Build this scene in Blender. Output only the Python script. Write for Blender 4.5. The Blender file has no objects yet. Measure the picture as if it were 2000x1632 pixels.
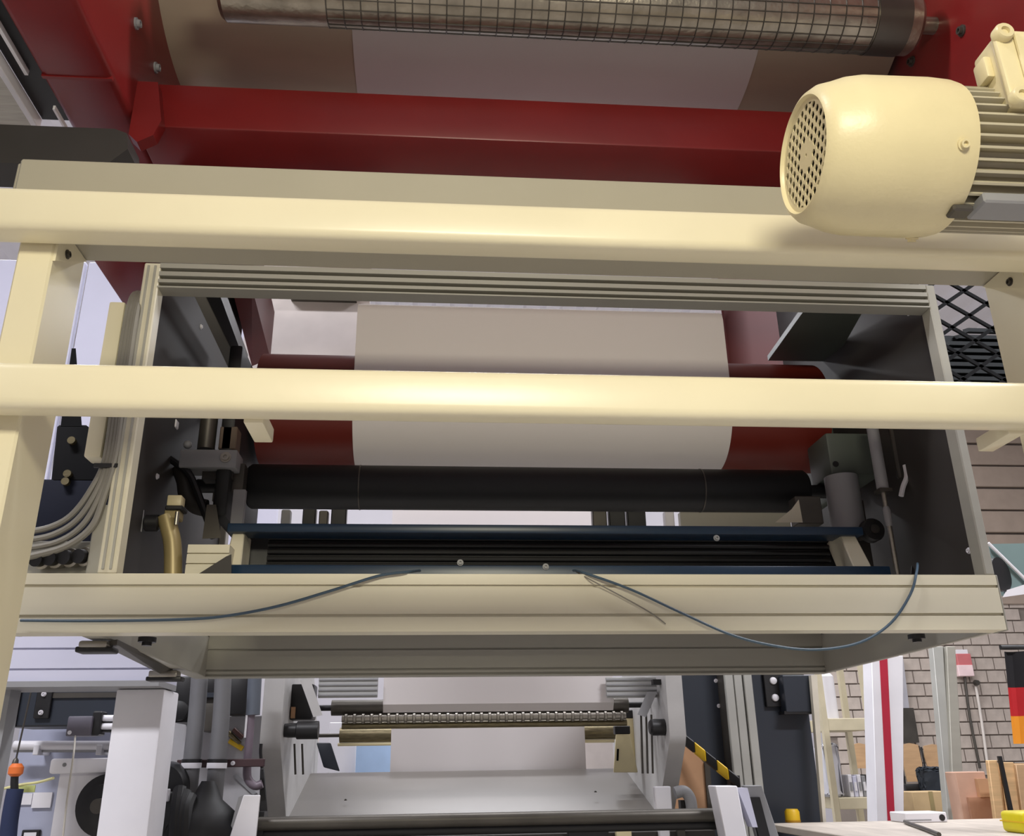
import bpy, bmesh, math, random
from mathutils import Vector, Matrix
random.seed(4)
scn = bpy.context.scene
col = scn.collection

# ------------------------------------------------------------------ camera, world, lights, exposure
F, PITCH, YAW, ROLL = 1750.5, 0.37162734, 0.08556506, -0.015571
CAM = Vector((0, 0, 1.6))
_f = Vector((math.sin(YAW)*math.cos(PITCH), math.cos(YAW)*math.cos(PITCH), math.sin(PITCH)))
_r = Vector((math.cos(YAW), -math.sin(YAW), 0)); _u = _r.cross(_f)
_c, _s = math.cos(ROLL), math.sin(ROLL)
_r, _u = _c*_r + _s*_u, -_s*_r + _c*_u
cd = bpy.data.cameras.new('camera'); cam = bpy.data.objects.new('camera', cd); col.objects.link(cam)
cam.matrix_world = Matrix(((_r.x, _u.x, -_f.x, CAM.x), (_r.y, _u.y, -_f.y, CAM.y), (_r.z, _u.z, -_f.z, CAM.z), (0, 0, 0, 1)))
cd.sensor_fit = 'HORIZONTAL'; cd.sensor_width = 36.0; cd.lens = 36.0*F/2000; cd.clip_start = .02; cd.clip_end = 200
scn.camera = cam
scn.view_settings.view_transform = 'Standard'; scn.view_settings.look = 'None'
scn.view_settings.gamma = 1; scn.view_settings.use_curve_mapping = False
scn.view_settings.exposure = 0.0

w = bpy.data.worlds.new('hall_air'); scn.world = w; w.use_nodes = True
w.node_tree.nodes['Background'].inputs[0].default_value = (.86, .84, .90, 1)
w.node_tree.nodes['Background'].inputs[1].default_value = 0.41

def area(name, loc, target, sx, sy, power, colr, spread=180):
    l = bpy.data.lights.new(name, 'AREA'); l.shape = 'RECTANGLE'; l.size = sx; l.size_y = sy; l.energy = power; l.color = colr; l.spread = math.radians(spread)
    o = bpy.data.objects.new(name, l); col.objects.link(o); o.location = loc
    o.rotation_euler = (Vector(target)-Vector(loc)).to_track_quat('-Z', 'Y').to_euler()
    return o
# the warm hall luminaire above and behind the photographer
area('hall_lamp_front', (.05, -1.25, 3.05), (.15, 1.6, 1.75), .9, .4, 34, (1, .935, .73), 128)
# rows of cool fluorescent luminaires under the hall ceiling
for lx in (-3.2, .6, 4.8):
    for ly in (6.3, 9.6):
        area('hall_lamp_back', (lx, ly, 6.6), (lx, ly, 0), 2.4, .5, 150, (.95, .96, 1))
for lx in (-3.3, 4.2):
    area('hall_lamp_side', (lx, .6, 6.6), (lx, 1.2, 0), 2.4, .5, 430, (.95, .95, 1))

# ------------------------------------------------------------------ helpers
def P(x, y, Y):
    d = (x-1000)*_r + (816-y)*_u + F*_f
    return CAM + d*((Y-CAM.y)/d.y)
def PZ(x, y, Z):
    d = (x-1000)*_r + (816-y)*_u + F*_f
    return CAM + d*((Z-CAM.z)/d.z)
def PXX(x, y, X):
    d = (x-1000)*_r + (816-y)*_u + F*_f
    return CAM + d*((X-CAM.x)/d.x)
def rb(x0, y0, x1, y1, Y, d):
    """a box whose front face, standing at depth Y, covers the given patch of the photograph"""
    xm, ym = (x0+x1)/2, (y0+y1)/2
    return (P(x0, ym, Y).x, P(x1, ym, Y).x, Y, Y+d, P(xm, y1, Y).z, P(xm, y0, Y).z)

def lin(c):
    return tuple(((v/255)/12.92 if v/255 <= .04045 else ((v/255+.055)/1.055)**2.4) for v in c) + (1,)
MATS = {}
def mat(name, rgb, rough=.5, metal=0, var=.08, scale=6, bump=0, bscale=120, coat=0, spec=.5, emit=0, stretch=(1, 1, 1), alpha=1):
    if name in MATS: return MATS[name]
    m = bpy.data.materials.new(name); m.use_nodes = True; nt = m.node_tree; b = nt.nodes['Principled BSDF']
    tc = nt.nodes.new('ShaderNodeTexCoord'); mp = nt.nodes.new('ShaderNodeMapping'); nt.links.new(tc.outputs['Object'], mp.inputs[0])
    mp.inputs['Scale'].default_value = stretch
    n = nt.nodes.new('ShaderNodeTexNoise'); n.inputs['Scale'].default_value = scale; n.inputs['Detail'].default_value = 5
    nt.links.new(mp.outputs[0], n.inputs['Vector'])
    r = nt.nodes.new('ShaderNodeValToRGB'); L = lin(rgb)
    r.color_ramp.elements[0].position = .3; r.color_ramp.elements[1].position = .7
    r.color_ramp.elements[0].color = tuple(v*(1-var) for v in L[:3])+(1,); r.color_ramp.elements[1].color = tuple(min(1, v*(1+var)) for v in L[:3])+(1,)
    nt.links.new(n.outputs['Fac'], r.inputs[0]); nt.links.new(r.outputs[0], b.inputs['Base Color'])
    b.inputs['Roughness'].default_value = rough; b.inputs['Metallic'].default_value = metal
    b.inputs['Specular IOR Level'].default_value = spec; b.inputs['Coat Weight'].default_value = coat; b.inputs['Coat Roughness'].default_value = .15
    if alpha < 1: b.inputs['Alpha'].default_value = alpha
    if emit:
        nt.links.new(r.outputs[0], b.inputs['Emission Color']); b.inputs['Emission Strength'].default_value = emit
    if bump:
        n2 = nt.nodes.new('ShaderNodeTexNoise'); n2.inputs['Scale'].default_value = bscale; nt.links.new(mp.outputs[0], n2.inputs['Vector'])
        bp = nt.nodes.new('ShaderNodeBump'); bp.inputs['Strength'].default_value = bump; bp.inputs['Distance'].default_value = .004
        nt.links.new(n2.outputs['Fac'], bp.inputs['Height']); nt.links.new(bp.outputs[0], b.inputs['Normal'])
    MATS[name] = m; return m

cream = mat('cream_paint', (232, 223, 192), .33, var=.04, scale=3, bump=.05, bscale=40)
creamd = mat('cream_cast_paint', (222, 209, 166), .38, var=.04, scale=8, bump=.08, bscale=160)
alu = mat('cream_anodised_profile', (210, 203, 180), .38, var=.05, scale=2, stretch=(.3, 1, 6))
alug = mat('grey_profile', (160, 157, 146), .42, .15, var=.06, scale=2, stretch=(.3, 1, 6))
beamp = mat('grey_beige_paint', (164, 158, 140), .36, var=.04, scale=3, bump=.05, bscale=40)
finp = mat('fin_paint', (186, 178, 154), .42, var=.06)
red = mat('red_paint', (116, 26, 25), .36, var=.10, scale=4, bump=.05, bscale=30)
redr = mat('red_rubber', (96, 25, 14), .50, var=.12, scale=3, stretch=(.3, 1, 1))
black = mat('black_paint', (22, 21, 22), .45, var=.2)
rubber = mat('black_rubber', (14, 14, 16), .55, var=.2)
char = mat('charcoal_steel', (46, 42, 38), .6, var=.12)
navy = mat('navy_panel', (38, 44, 54), .45, var=.06, scale=2)
blue = mat('dark_blue_paint', (16, 42, 66), .35, var=.1)
steel = mat('brushed_steel', (160, 155, 146), .32, .85, var=.12, scale=9, stretch=(1, 12, 12))
galv = mat('wrapped_steel', (150, 142, 128), .30, .8, var=.25, scale=14, bump=.3, bscale=60)
dsteel = mat('dark_steel', (84, 80, 74), .42, .6, var=.15)
drumm = mat('dull_drum', (180, 166, 146), .55, .25, var=.08, scale=2, stretch=(1, 4, 4))
paper = mat('white_paper', (214, 208, 206), .75, var=.015, scale=1)
panel = mat('dark_grey_panel', (48, 44, 41), .6, var=.08, scale=2)
panelg = mat('green_grey_panel', (76, 82, 76), .5, var=.08, scale=3)
white = mat('white_paint', (224, 222, 226), .45, var=.03)
lilac = mat('pale_sheet', (196, 196, 214), .55, var=.04, scale=2)
greyp = mat('grey_plastic', (140, 140, 142), .5, var=.08)
cableg = mat('grey_cable', (132, 128, 118), .5, var=.1)
cableb = mat('blue_cable', (62, 82, 98), .45, var=.1)
brass = mat('brass', (156, 140, 98), .4, .25, var=.15)
bronze = mat('bronze_roller', (122, 112, 86), .35, .7, var=.25, scale=20, stretch=(1, 6, 6))
wood = mat('pine_wood', (214, 176, 128), .6, var=.15, scale=4, stretch=(1, 1, 8))
ply = mat('chair_ply', (188, 154, 116), .5, var=.1, scale=5, stretch=(1, 1, 6))
card = mat('cardboard', (188, 146, 110), .8, var=.08)
brickm = mat('lime_brick', (176, 164, 154), .85, var=.12, scale=9, bump=.3, bscale=70)
mortar = mat('mortar', (128, 118, 110), .95, var=.1)
siding = mat('beige_siding', (158, 142, 128), .6, var=.06)
wallm = mat('hall_wall', (168, 165, 170), .85, var=.05, scale=1)
ceilm = mat('ceiling_sheet', (240, 238, 242), .8, var=.03, scale=1)
concrete = mat('concrete_floor', (172, 167, 160), .55, var=.15, scale=2, bump=.1, bscale=60)
yellow = mat('safety_yellow', (226, 184, 30), .45, var=.06)
orange = mat('orange_plastic', (226, 116, 52), .5, var=.08)
bluecloth = mat('dark_blue_cloth', (36, 46, 78), .8, var=.15)
redstripe = mat('red_stripe_paint', (172, 24, 52), .5, var=.04)
flagr = mat('flag_red', (186, 26, 34), .8, var=.05)
flagy = mat('flag_gold', (232, 150, 34), .8, var=.05)
flagk = mat('flag_black', (24, 22, 26), .85, var=.05)
teal = mat('teal_grey_sheet', (110, 130, 128), .5, var=.05)
skyblue = mat('light_blue_sheet', (168, 194, 226), .5, var=.06)
holem = mat('grille_hole', (14, 13, 12), .95, var=.2, spec=.1)
clear = mat('scratched_film', (214, 214, 214), .35, var=.06, scale=4, stretch=(.4, 1, 1))

class G:
    def __init__(s): s.bm = bmesh.new()
    def box(s, x0, x1, y0, y1, z0, z1, bev=0, seg=2):
        if x0 > x1: x0, x1 = x1, x0
        if y0 > y1: y0, y1 = y1, y0
        if z0 > z1: z0, z1 = z1, z0
        return s.hexa([(x0, y0, z0), (x1, y0, z0), (x1, y1, z0), (x0, y1, z0), (x0, y0, z1), (x1, y0, z1), (x1, y1, z1), (x0, y1, z1)], bev, seg)
    def hexa(s, pts, bev=0, seg=2):
        v = [s.bm.verts.new(p) for p in pts]; fs = []
        for q in ((3, 2, 1, 0), (4, 5, 6, 7), (0, 1, 5, 4), (1, 2, 6, 5), (2, 3, 7, 6), (3, 0, 4, 7)): fs.append(s.bm.faces.new([v[i] for i in q]))
        if bev:
            es = list({e for f in fs for e in f.edges})
            bmesh.ops.bevel(s.bm, geom=es, offset=bev, segments=seg, affect='EDGES', profile=.5)
        return s
    def cyl(s, p0, p1, r0, r1=None, n=24):
        r1 = r0 if r1 is None else r1
        p0, p1 = Vector(p0), Vector(p1); d = p1-p0
        return s.lathe([(0, r0), (d.length, r1)], p0, d, n)
    def lathe(s, prof, org, axis, n=32, cap=True):
        org = Vector(org); a = Vector(axis).normalized()
        t = Vector((0, 0, 1)) if abs(a.z) < .9 else Vector((1, 0, 0))
        e1 = a.cross(t).normalized(); e2 = a.cross(e1)
        rings = []
        for (h, r) in prof:
            if r < 1e-6: rings.append([s.bm.verts.new(org+a*h)])
            else: rings.append([s.bm.verts.new(org+a*h+(e1*math.cos(2*math.pi*i/n)+e2*math.sin(2*math.pi*i/n))*r) for i in range(n)])
        for A, B in zip(rings, rings[1:]):
            for i in range(n):
                j = (i+1) % n
                if len(A) == 1 and len(B) == 1: continue
                if len(A) == 1: s.bm.faces.new((A[0], B[j], B[i]))
                elif len(B) == 1: s.bm.faces.new((A[i], A[j], B[0]))
                else: s.bm.faces.new((A[i], A[j], B[j], B[i]))
        if cap:
            if len(rings[0]) > 1: s.bm.faces.new(rings[0][::-1])
            if len(rings[-1]) > 1: s.bm.faces.new(rings[-1])
        return s
    def prism(s, prof, axis, a0, a1):
        """prof: 2D polygon; axis 'x': (y,z) extruded in x; 'y': (x,z); 'z': (x,y)"""
        def m(p, a): return {'x': (a, p[0], p[1]), 'y': (p[0], a, p[1]), 'z': (p[0], p[1], a)}[axis]
        A = [s.bm.verts.new(m(p, a0)) for p in prof]; B = [s.bm.verts.new(m(p, a1)) for p in prof]; n = len(prof)
        s.bm.faces.new(A[::-1]); s.bm.faces.new(B)
        for i in range(n): s.bm.faces.new((A[i], A[(i+1) % n], B[(i+1) % n], B[i]))
        return s
    def tube(s, pts, r, n=8, sub=6, closed=False):
        pts = [Vector(p) for p in pts]
        if len(pts) > 2 and sub > 1:
            q = []; N = len(pts)
            for i in range(N-1):
                p0, p1, p2, p3 = pts[max(i-1, 0)], pts[i], pts[i+1], pts[min(i+2, N-1)]
                for k in range(sub):
                    t = k/sub
                    q.append(.5*((2*p1)+(p2-p0)*t+(2*p0-5*p1+4*p2-p3)*t*t+(3*p1-p0-3*p2+p3)*t**3))
            q.append(pts[-1]); pts = q
        rings = []; e1 = None
        for i, p in enumerate(pts):
            d = (pts[min(i+1, len(pts)-1)]-pts[max(i-1, 0)]).normalized()
            if e1 is None: e1 = d.orthogonal().normalized()
            else: e1 = (e1-d*e1.dot(d)).normalized()
            e2 = d.cross(e1)
            rings.append([s.bm.verts.new(p+(e1*math.cos(2*math.pi*k/n)+e2*math.sin(2*math.pi*k/n))*r) for k in range(n)])
        for A, B in zip(rings, rings[1:]):
            for k in range(n): s.bm.faces.new((A[k], A[(k+1) % n], B[(k+1) % n], B[k]))
        s.bm.faces.new(rings[0][::-1]); s.bm.faces.new(rings[-1])
        return s
    def sheet(s, path, x0, x1, th):
        """a thin sheet: path of (y,z) swept along x with thickness"""
        n = len(path); off = []
        for i in range(n):
            a = Vector(path[max(i-1, 0)]); b = Vector(path[min(i+1, n-1)]); d = (b-a).normalized(); off.append((path[i][0]-d.y*th, path[i][1]+d.x*th))
        return s.prism(list(path)+off[::-1], 'x', x0, x1)
    def ball(s, c, r, n=16, sq=(1, 1, 1)):
        g = bmesh.ops.create_uvsphere(s.bm, u_segments=n, v_segments=n//2, radius=r)
        for v in g['verts']: v.co = Vector((v.co.x*sq[0], v.co.y*sq[1], v.co.z*sq[2]))+Vector(c)
        return s
    def done(s, name, m, parent=None, ang=35):
        bmesh.ops.recalc_face_normals(s.bm, faces=s.bm.faces[:])
        me = bpy.data.meshes.new(name); s.bm.to_mesh(me); s.bm.free(); me.materials.append(m)
        for p in me.polygons: p.use_smooth = True
        me.set_sharp_from_angle(angle=math.radians(ang))
        o = bpy.data.objects.new(name, me); col.objects.link(o)
        if parent is not None:
            o.parent = parent
            base = parent
            t = Vector((0, 0, 0))
            while base is not None: t += base.location; base = base.parent
            o.location = -t
        return o

def tag(o, label, cat, group=None):
    o['label'] = label; o['category'] = cat
    if group: o['group'] = group
    return o
def thing(name, label, cat, loc, group=None):
    o = bpy.data.objects.new(name, None); col.objects.link(o); o.location = Vector(loc); o.empty_display_size = .1
    return tag(o, label, cat, group)
def struct(o): o['kind'] = 'structure'; return o
def boltg(p, axis, r=.008, h=.006): return G().lathe([(0, r*1.5), (h*.35, r*1.5), (h*.35, r), (h, r), (h, r*.55), (h*.5, r*.5)], p, axis, 12)

# ------------------------------------------------------------------ the hall
struct(G().box(-9, 12, -7, 13, -.1, 0).done('floor', concrete))
WB = 12.0
wb = struct(G().box(-9, 12, WB, WB+.25, 0, 7.4).done('wall_back', mortar))
struct(G().box(-9.2, -9, -7, 12.25, 0, 7.4).done('wall_left', wallm))
struct(G().box(12, 12.2, -7, 12.25, 0, 7.4).done('wall_right', wallm))
prof = []
x = -9.2
g = G()
pr = []
while x < 12.2:
    pr += [(x, 7.2), (x+.18, 7.2), (x+.24, 7.3), (x+.42, 7.3)]; x += .48
pr += [(12.2, 7.2), (12.2, 7.5), (-9.2, 7.5)]
struct(G().prism(pr, 'y', -7, 12.25).done('ceiling', ceilm))
# bricks of the back wall where the photograph shows them
bx0, bx1 = P(1625, 1370, WB).x, P(2015, 1370, WB).x
bz0, bz1 = P(1800, 1515, WB).z, P(1900, 1185, WB).z
bw, bh = .26, .165
bme = None; row = 0; zz = bz0
while zz < bz1:
    xx = bx0-(bw/2 if row % 2 else 0)
    while xx < bx1:
        if bme is None:
            o = G().box(0, bw-.016, -.022, .01, 0, bh-.016, .004, 1).done('brick', brickm, wb); bme = o.data
        else:
            o = bpy.data.objects.new('brick', bme); col.objects.link(o); o.parent = wb
        o.location = (xx, WB-random.uniform(0, .006), zz)
        xx += bw
    zz += bh; row += 1
# pale render panels on the rest of the back wall, beige boards above the brick
zs = bz1+.03; k = 0
while zs < 6.9:
    h = .34
    G().box(P(1860, 1000, WB).x, 11.9, WB-.05-.015*(k % 2), WB, zs, zs+h-.03, .008, 1).done('panel', siding, wb); zs += h; k += 1
G().box(-8.9, bx0-.15, WB-.03, WB, .02, 7.1).done('render_panel', wallm, wb)
G().box(bx0-.14, P(1850, 1000, WB).x, WB-.03, WB, bz1+.05, 7.1).done('render_panel', wallm, wb)

# ------------------------------------------------------------------ cream guard frame in the foreground
gf = thing('guard_frame', 'cream painted steel guard frame with two long horizontal rails crossing the foreground', 'guard frame', (-.74, 1.53, 0))
G().box(-1.25, 1.55, 1.40, 1.468, 2.494, 2.578, .016, 4).done('top_rail', cream, gf)
G().box(-1.25, 1.55, 1.40, 1.456, 2.155, 2.236, .016, 4).done('middle_rail', cream, gf)
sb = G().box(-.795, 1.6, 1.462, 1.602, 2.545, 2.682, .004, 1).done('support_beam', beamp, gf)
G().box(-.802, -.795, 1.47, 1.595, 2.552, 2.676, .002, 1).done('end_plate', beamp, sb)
for xa, xb, sx in ((-.769, -.706, 1), (1.157, 1.22, -1)):
    p = G().box(xa, xb, 1.47, 1.602, 0, 2.545, .004, 1).done('post', cream, gf)
    xf = xb if sx > 0 else xa
    t0, t1 = (xf, xf+.005*sx)
    G().prism([(1.472, 2.543), (1.60, 2.543), (1.472, 2.468)], 'x', t0, t1).done('gusset_plate', cream, p)
    c = Vector((xf+.005*sx, 1.512, 2.506))
    boltg(c, (sx, 0, 0), .006, .006).done('bolt', dsteel, p)
    G().box(xa-.004, xb+.004, 1.455, 1.61, 0, .012).done('foot_plate', cream, p)
    # short end of the lower cross strut beside each post
    if sx > 0:
        G().box(-1.2, xa, 1.48, 1.55, 2.055, 2.105, .006, 2).done('side_strut', cream, p)
for (a, b) in (((480, 800), (516, 830)), ((1958, 823), (1996, 851))):
    A, B = P(a[0], a[1], 1.455), P(b[0], b[1], 1.455)
    q = G().box(A.x, B.x, 1.445, 1.545, B.z, A.z, .003, 2).done('stub_tube', cream, gf)
    G().cyl((B.x-.002, 1.47, A.z-.003), (B.x+.006, 1.47, A.z-.003), .004, n=10).done('screw', cream, q)

# ------------------------------------------------------------------ electric motor, upper right
MY = 1.12
m0 = P(1570, 307, MY); m1 = P(1905, 312, MY)
mz = (m0.z+m1.z)/2
mo = thing('electric_motor', 'large cream electric motor with perforated fan cowl sitting before the top rail', 'motor', (m0.x+.2, MY, mz-.15))
R1 = .1215; L = P(1935, 305, 1.0).x-m0.x
x0 = m0.x
rf = .0925
prf = [(0, rf-.004), (-.003, rf-.002), (.000, rf+.004), (.012, rf+.013), (.03, R1-.011), (.05, R1-.004), (.075, R1), (L*.8, R1+.001), (L-.012, R1-.001), (L, R1-.004), (L, R1-.012)]
cowl = G().lathe([(.012, rf-.006)]+prf, (x0, MY, mz), (1, 0, 0), 72, cap=False).done('fan_cowl', creamd, mo)
for an in (98, 207, 300):
    a = math.radians(an); n = Vector((0, math.cos(a), math.sin(a)))
    boltg(Vector((x0+L-.028, MY, mz))+n*R1, n, .0065, .007).done('screw', creamd, cowl)
# perforated end grille: plate with real holes
gr = G()
holes = []
hp = .0166; hr = .0064
for j in range(-7, 8):
    for i in range(-7, 8):
        hy = (i+(.5 if j % 2 else 0))*hp; hz = j*hp*.866
        d = math.hypot(hy, hz)
        if d < rf-.0095 and d > .022: holes.append((hy, hz))
        elif d < .004: holes.append((hy, hz))
# hexagonal cells: each cell is a ring between a hexagon border and a round-ish hole; solid cells are filled
hx = hp/math.sqrt(3)
hs = set((round(a, 4), round(b, 4)) for a, b in holes)
for j in range(-7, 8):
    for i in range(-7, 8):
        hy = (i+(.5 if j % 2 else 0))*hp; hz = j*hp*.866; d = math.hypot(hy, hz)
        if d > rf-.003: continue
        rim = [(hy+hx*math.cos(math.radians(30+60*k)), hz+hx*math.sin(math.radians(30+60*k))) for k in range(6)]
        rr = hr if d > .01 else .003
        V = [gr.bm.verts.new((x0+.004, MY+a, mz+b)) for a, b in rim]
        if (round(hy, 4), round(hz, 4)) in hs:
            H = [gr.bm.verts.new((x0+.004, MY+hy+rr*math.cos(math.radians(30+60*k)), mz+hz+rr*math.sin(math.radians(30+60*k)))) for k in range(6)]
            H2 = [gr.bm.verts.new((x0+.006, MY+hy+rr*math.cos(math.radians(30+60*k)), mz+hz+rr*math.sin(math.radians(30+60*k)))) for k in range(6)]
            for k in range(6):
                k2 = (k+1) % 6
                gr.bm.faces.new((V[k], V[k2], H[k2], H[k])); gr.bm.faces.new((H[k], H[k2], H2[k2], H2[k]))
        else: gr.bm.faces.new(V)
bmesh.ops.remove_doubles(gr.bm, verts=gr.bm.verts[:], dist=1e-5)
# rim ring of the grille
gr.lathe([(.0035, rf-.012), (.0035, rf-.003)], (x0, MY, mz), (1, 0, 0), 60, cap=False)
gr.done('fan_grille', creamd, mo)
G().cyl((x0+.022, MY, mz), (x0+.03, MY, mz), rf-.005, n=40).done('fan_disc', holem, mo)
bodyR = .100
core = G().cyl((x0+L-.03, MY, mz), (x0+L+.36, MY, mz), bodyR-.012, n=40).done('stator_body', finp, mo)
fin = None
for k in range(40):
    a = math.radians(k*9); c, s = math.cos(a), math.sin(a)
    if 60 < k*9 < 122: continue
    g = G(); n = Vector((0, c, s)); t = Vector((0, -s, c))*.0032
    C0 = Vector((0, MY, mz))
    A = [C0+n*(bodyR-.016)-t, C0+n*(bodyR-.016)+t, C0+n*(bodyR+.012)+t*.6, C0+n*(bodyR+.012)-t*.6]
    g.hexa([Vector((x0+L-.02, *p.yz)) for p in A]+[Vector((x0+L+.33, *p.yz)) for p in A]); g.done('cooling_fin', finp, core)
# terminal box on the near upper side, lid facing the camera
TX0, TX1, TZ0, TZ1, TY = .831, .99, 2.496, 2.640, 1.0
tbx = G().box(TX0+.004, TX1-.004, TY+.006, TY+.062, TZ0+.004, TZ1-.004, .008, 3).done('terminal_box', creamd, mo)
G().box(TX0, TX1, TY-.004, TY+.008, TZ0, TZ1, .005, 2).done('box_lid', creamd, tbx)
G().box(TX0+.028, TX1-.028, TY-.010, TY-.003, TZ0+.012, TZ1-.012, .004, 2).done('lid_panel', creamd, tbx)
for bx_ in (TX0+.012, TX1-.012):
    for bz_ in (TZ0+.012, TZ1-.012):
        G().lathe([(0, .015), (.012, .015), (.015, .013), (.015, .007), (.010, .0065)], (bx_, TY, bz_), (0, -1, 0), 18).done('screw_boss', creamd, tbx)
G().box(TX0-.008, TX0+.006, TY+.02, TY+.05, TZ1-.07, TZ1-.03, .004, 2).done('cable_gland', creamd, tbx)
G().box(TX0+.03, TX1-.03, TY+.06, TY+.12, TZ0+.02, TZ1-.03, .004, 1).done('box_neck', creamd, mo)
# nameplate below the fins, mounting foot and gearbox flange towards the rail
G().box(x0+L+.02, x0+L+.2, MY-.06, MY-.01, mz-.118, mz-.100, .003, 1).done('nameplate', greyp, mo)
G().box(x0+L-.02, x0+L+.012, MY-.045, MY-.02, mz-.124, mz-.112, .003, 1).done('earth_clamp', dsteel, mo)
G().lathe([(0, .10), (.03, .14), (.05, .14), (.06, .11), (.2, .11)], (x0+L+.36, MY, mz), (1, 0, 0), 40).done('gearbox', creamd, mo)
G().box(x0+L+.42, x0+L+.55, MY+.05, 1.40, mz-.07, mz-.02).done('mounting_arm', creamd, mo)

# ------------------------------------------------------------------ red press frame above
rfm = thing('press_frame', 'dark red painted steel press frame with cross beam above the cream beam', 'machine frame', (-.95, 2.3, 0))
ZB = 3.275
G().box(-.86, 1.46, 2.10, 2.42, ZB, 3.425, .006, 2).done('cross_beam', red, rfm)
lb = G().box(-1.04, -.855, .55, 2.5, ZB, 4.4, .02, 3).done('side_beam', red, rfm)
G().box(-1.036, -.86, 1.915, 1.925, ZB-.003, ZB+.02).done('weld_seam', red, lb)
lb2 = G().box(1.46, 1.66, .55, 2.5, ZB, 4.4, .02, 3).done('side_beam', red, rfm)
for q in ((265, 46), (303, 132)): boltg(PXX(q[0], q[1], -.855), (1, 0, 0), .011, .014).done('bolt', greyp, lb)
for q in ((1782, 120), (1880, 60)): boltg(PXX(q[0], q[1], 1.46), (-1, 0, 0), .011, .014).done('bolt', dsteel, lb2)
G().prism([(-.855, ZB+.12), (-.80, ZB+.12), (-.775, ZB-.01), (-.79, ZB-.06), (-.83, ZB-.085), (-.855, ZB-.06)], 'y', 2.06, 2.10).done('corner_flange', red, rfm)
# columns down to the floor, and the lower side beams
for xa, xb in ((-1.03, -.865), (1.47, 1.65)):
    G().box(xa, xb, .56, .74, 0, ZB+.01, .01, 2).done('column', red, rfm)
G().box(-1.01, -.865, 2.03, 3.0, 2.985, 3.10, .008, 2).done('lower_side_beam', red, rfm)
# grey cover sheet behind the left end of the red roller
b_ = (P(478, 640, 3.75).x, P(720, 640, 3.75).x)
G().box(b_[0], b_[1], 3.75, 3.77, P(600, 715, 3.75).z-.1, P(600, 520, 3.75).z+.3).done('cover_sheet', mat('warm_grey_sheet', (186, 178, 174), .6), rfm)
G().box(b_[0]+.2, b_[0]+.5, 3.70, 3.75, P(600, 579, 3.7).z, P(600, 568, 3.7).z).done('slot_bar', dsteel, rfm)
# braces seen inside the enclosure
def pix_hexa(front, back, name, m, par, bev=0):
    """front/back: four (px,py,Y) each, lower left, lower right, upper right, upper left"""
    f = [P(*q) for q in front]; b = [P(*q) for q in back]
    return G().hexa([f[0], f[1], b[1], b[0], f[3], f[2], b[2], b[3]], bev).done(name, m, par)
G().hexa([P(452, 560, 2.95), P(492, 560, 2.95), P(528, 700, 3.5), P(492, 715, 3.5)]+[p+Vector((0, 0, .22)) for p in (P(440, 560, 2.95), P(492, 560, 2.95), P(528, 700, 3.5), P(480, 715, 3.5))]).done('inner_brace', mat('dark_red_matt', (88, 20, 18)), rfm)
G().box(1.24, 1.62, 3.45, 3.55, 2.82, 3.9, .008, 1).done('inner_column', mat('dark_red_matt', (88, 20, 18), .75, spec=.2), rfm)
G().box(-.78, 1.4, 3.45, 3.55, 3.9, 4.1, .008, 1).done('rear_cross_beam', red, rfm)

# dark bar and steel strips, upper left corner
db = G(); A = P(-60, 282, 1.9)
z0_, z1_ = P(60, 320, 1.9).z, P(60, 245, 1.9).z
db.prism([(-1.5, z0_), (P(178, 320, 1.9).x, z0_), (P(190, 312, 1.9).x, z0_+.012), (P(215, 312, 1.9).x, z0_+.014), (P(252, 275, 1.9).x, z0_+.055), (P(248, 258, 1.9).x, z1_-.012), (P(225, 248, 1.9).x, z1_), (-1.5, z1_)], 'y', 1.90, 2.0)
tag(db.done('mounting_bar', char), 'charcoal flat bar with chamfered end below the red beam at upper left', 'bar')
sp = thing('guide_rail', 'grey steel plate and black channel running back beside the red beam, upper left', 'rail', (-1.2, 1.6, 3.2))
G().box(-1.5, -1.125, .6, 2.12, 3.265, 3.285, .002, 1).done('steel_plate', steel, sp)
G().box(-1.135, -1.118, .6, 2.12, 3.262, 3.30, .002, 1).done('plate_edge', white, sp)
G().box(-1.118, -1.045, .6, 2.12, 3.30, 3.36).done('channel', black, sp)
G().box(-1.085, -1.076, .6, 1.93, 3.285, 3.30).done('trim_strip', white, sp)
G().box(-1.05, -1.044, 2.03, 2.12, 3.262, 3.275).done('trim_strip', white, sp)

# steel roller across the top with wire netting
RY, RZ, RR = 1.97, 3.655, .088
xr0, xr1 = P(430, 0, RY).x, P(1785, 60, RY).x
sr = thing('steel_roller', 'netting-wrapped steel roller across the very top of the picture', 'roller', (.4, RY, RZ-RR))
G().lathe([(-.10, .025), (0, .025), (0, RR-.01), (.012, RR), (xr1-xr0-.012, RR), (xr1-xr0, RR-.01), (xr1-xr0, .025), (xr1-xr0+.10, .025)], (xr0, RY, RZ), (1, 0, 0), 48).done('drum_shell', galv, sr)
g = G()
xa = P(640, 20, RY).x; xb = P(1690, 50, RY).x; nn = int((xb-xa)/.047)
for k in range(nn+1):
    X = xa+(xb-xa)*k/nn
    g.lathe([(-.002, RR), (-.001, RR+.003), (.001, RR+.003), (.002, RR)], (X, RY, RZ), (1, 0, 0), 40, cap=False)
for k in range(20):
    a = 2*math.pi*k/20; n = Vector((0, math.cos(a), math.sin(a)))*(RR+.001)
    g.tube([Vector((xa, RY, RZ))+n, Vector((xb, RY, RZ))+n], .0018, 5, 1)
g.done('wire_net', dsteel, sr)
G().lathe([(0, RR+.004), (.10, RR+.004)], (xb+.005, RY, RZ), (1, 0, 0), 48).done('end_sleeve', dsteel, sr)

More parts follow.
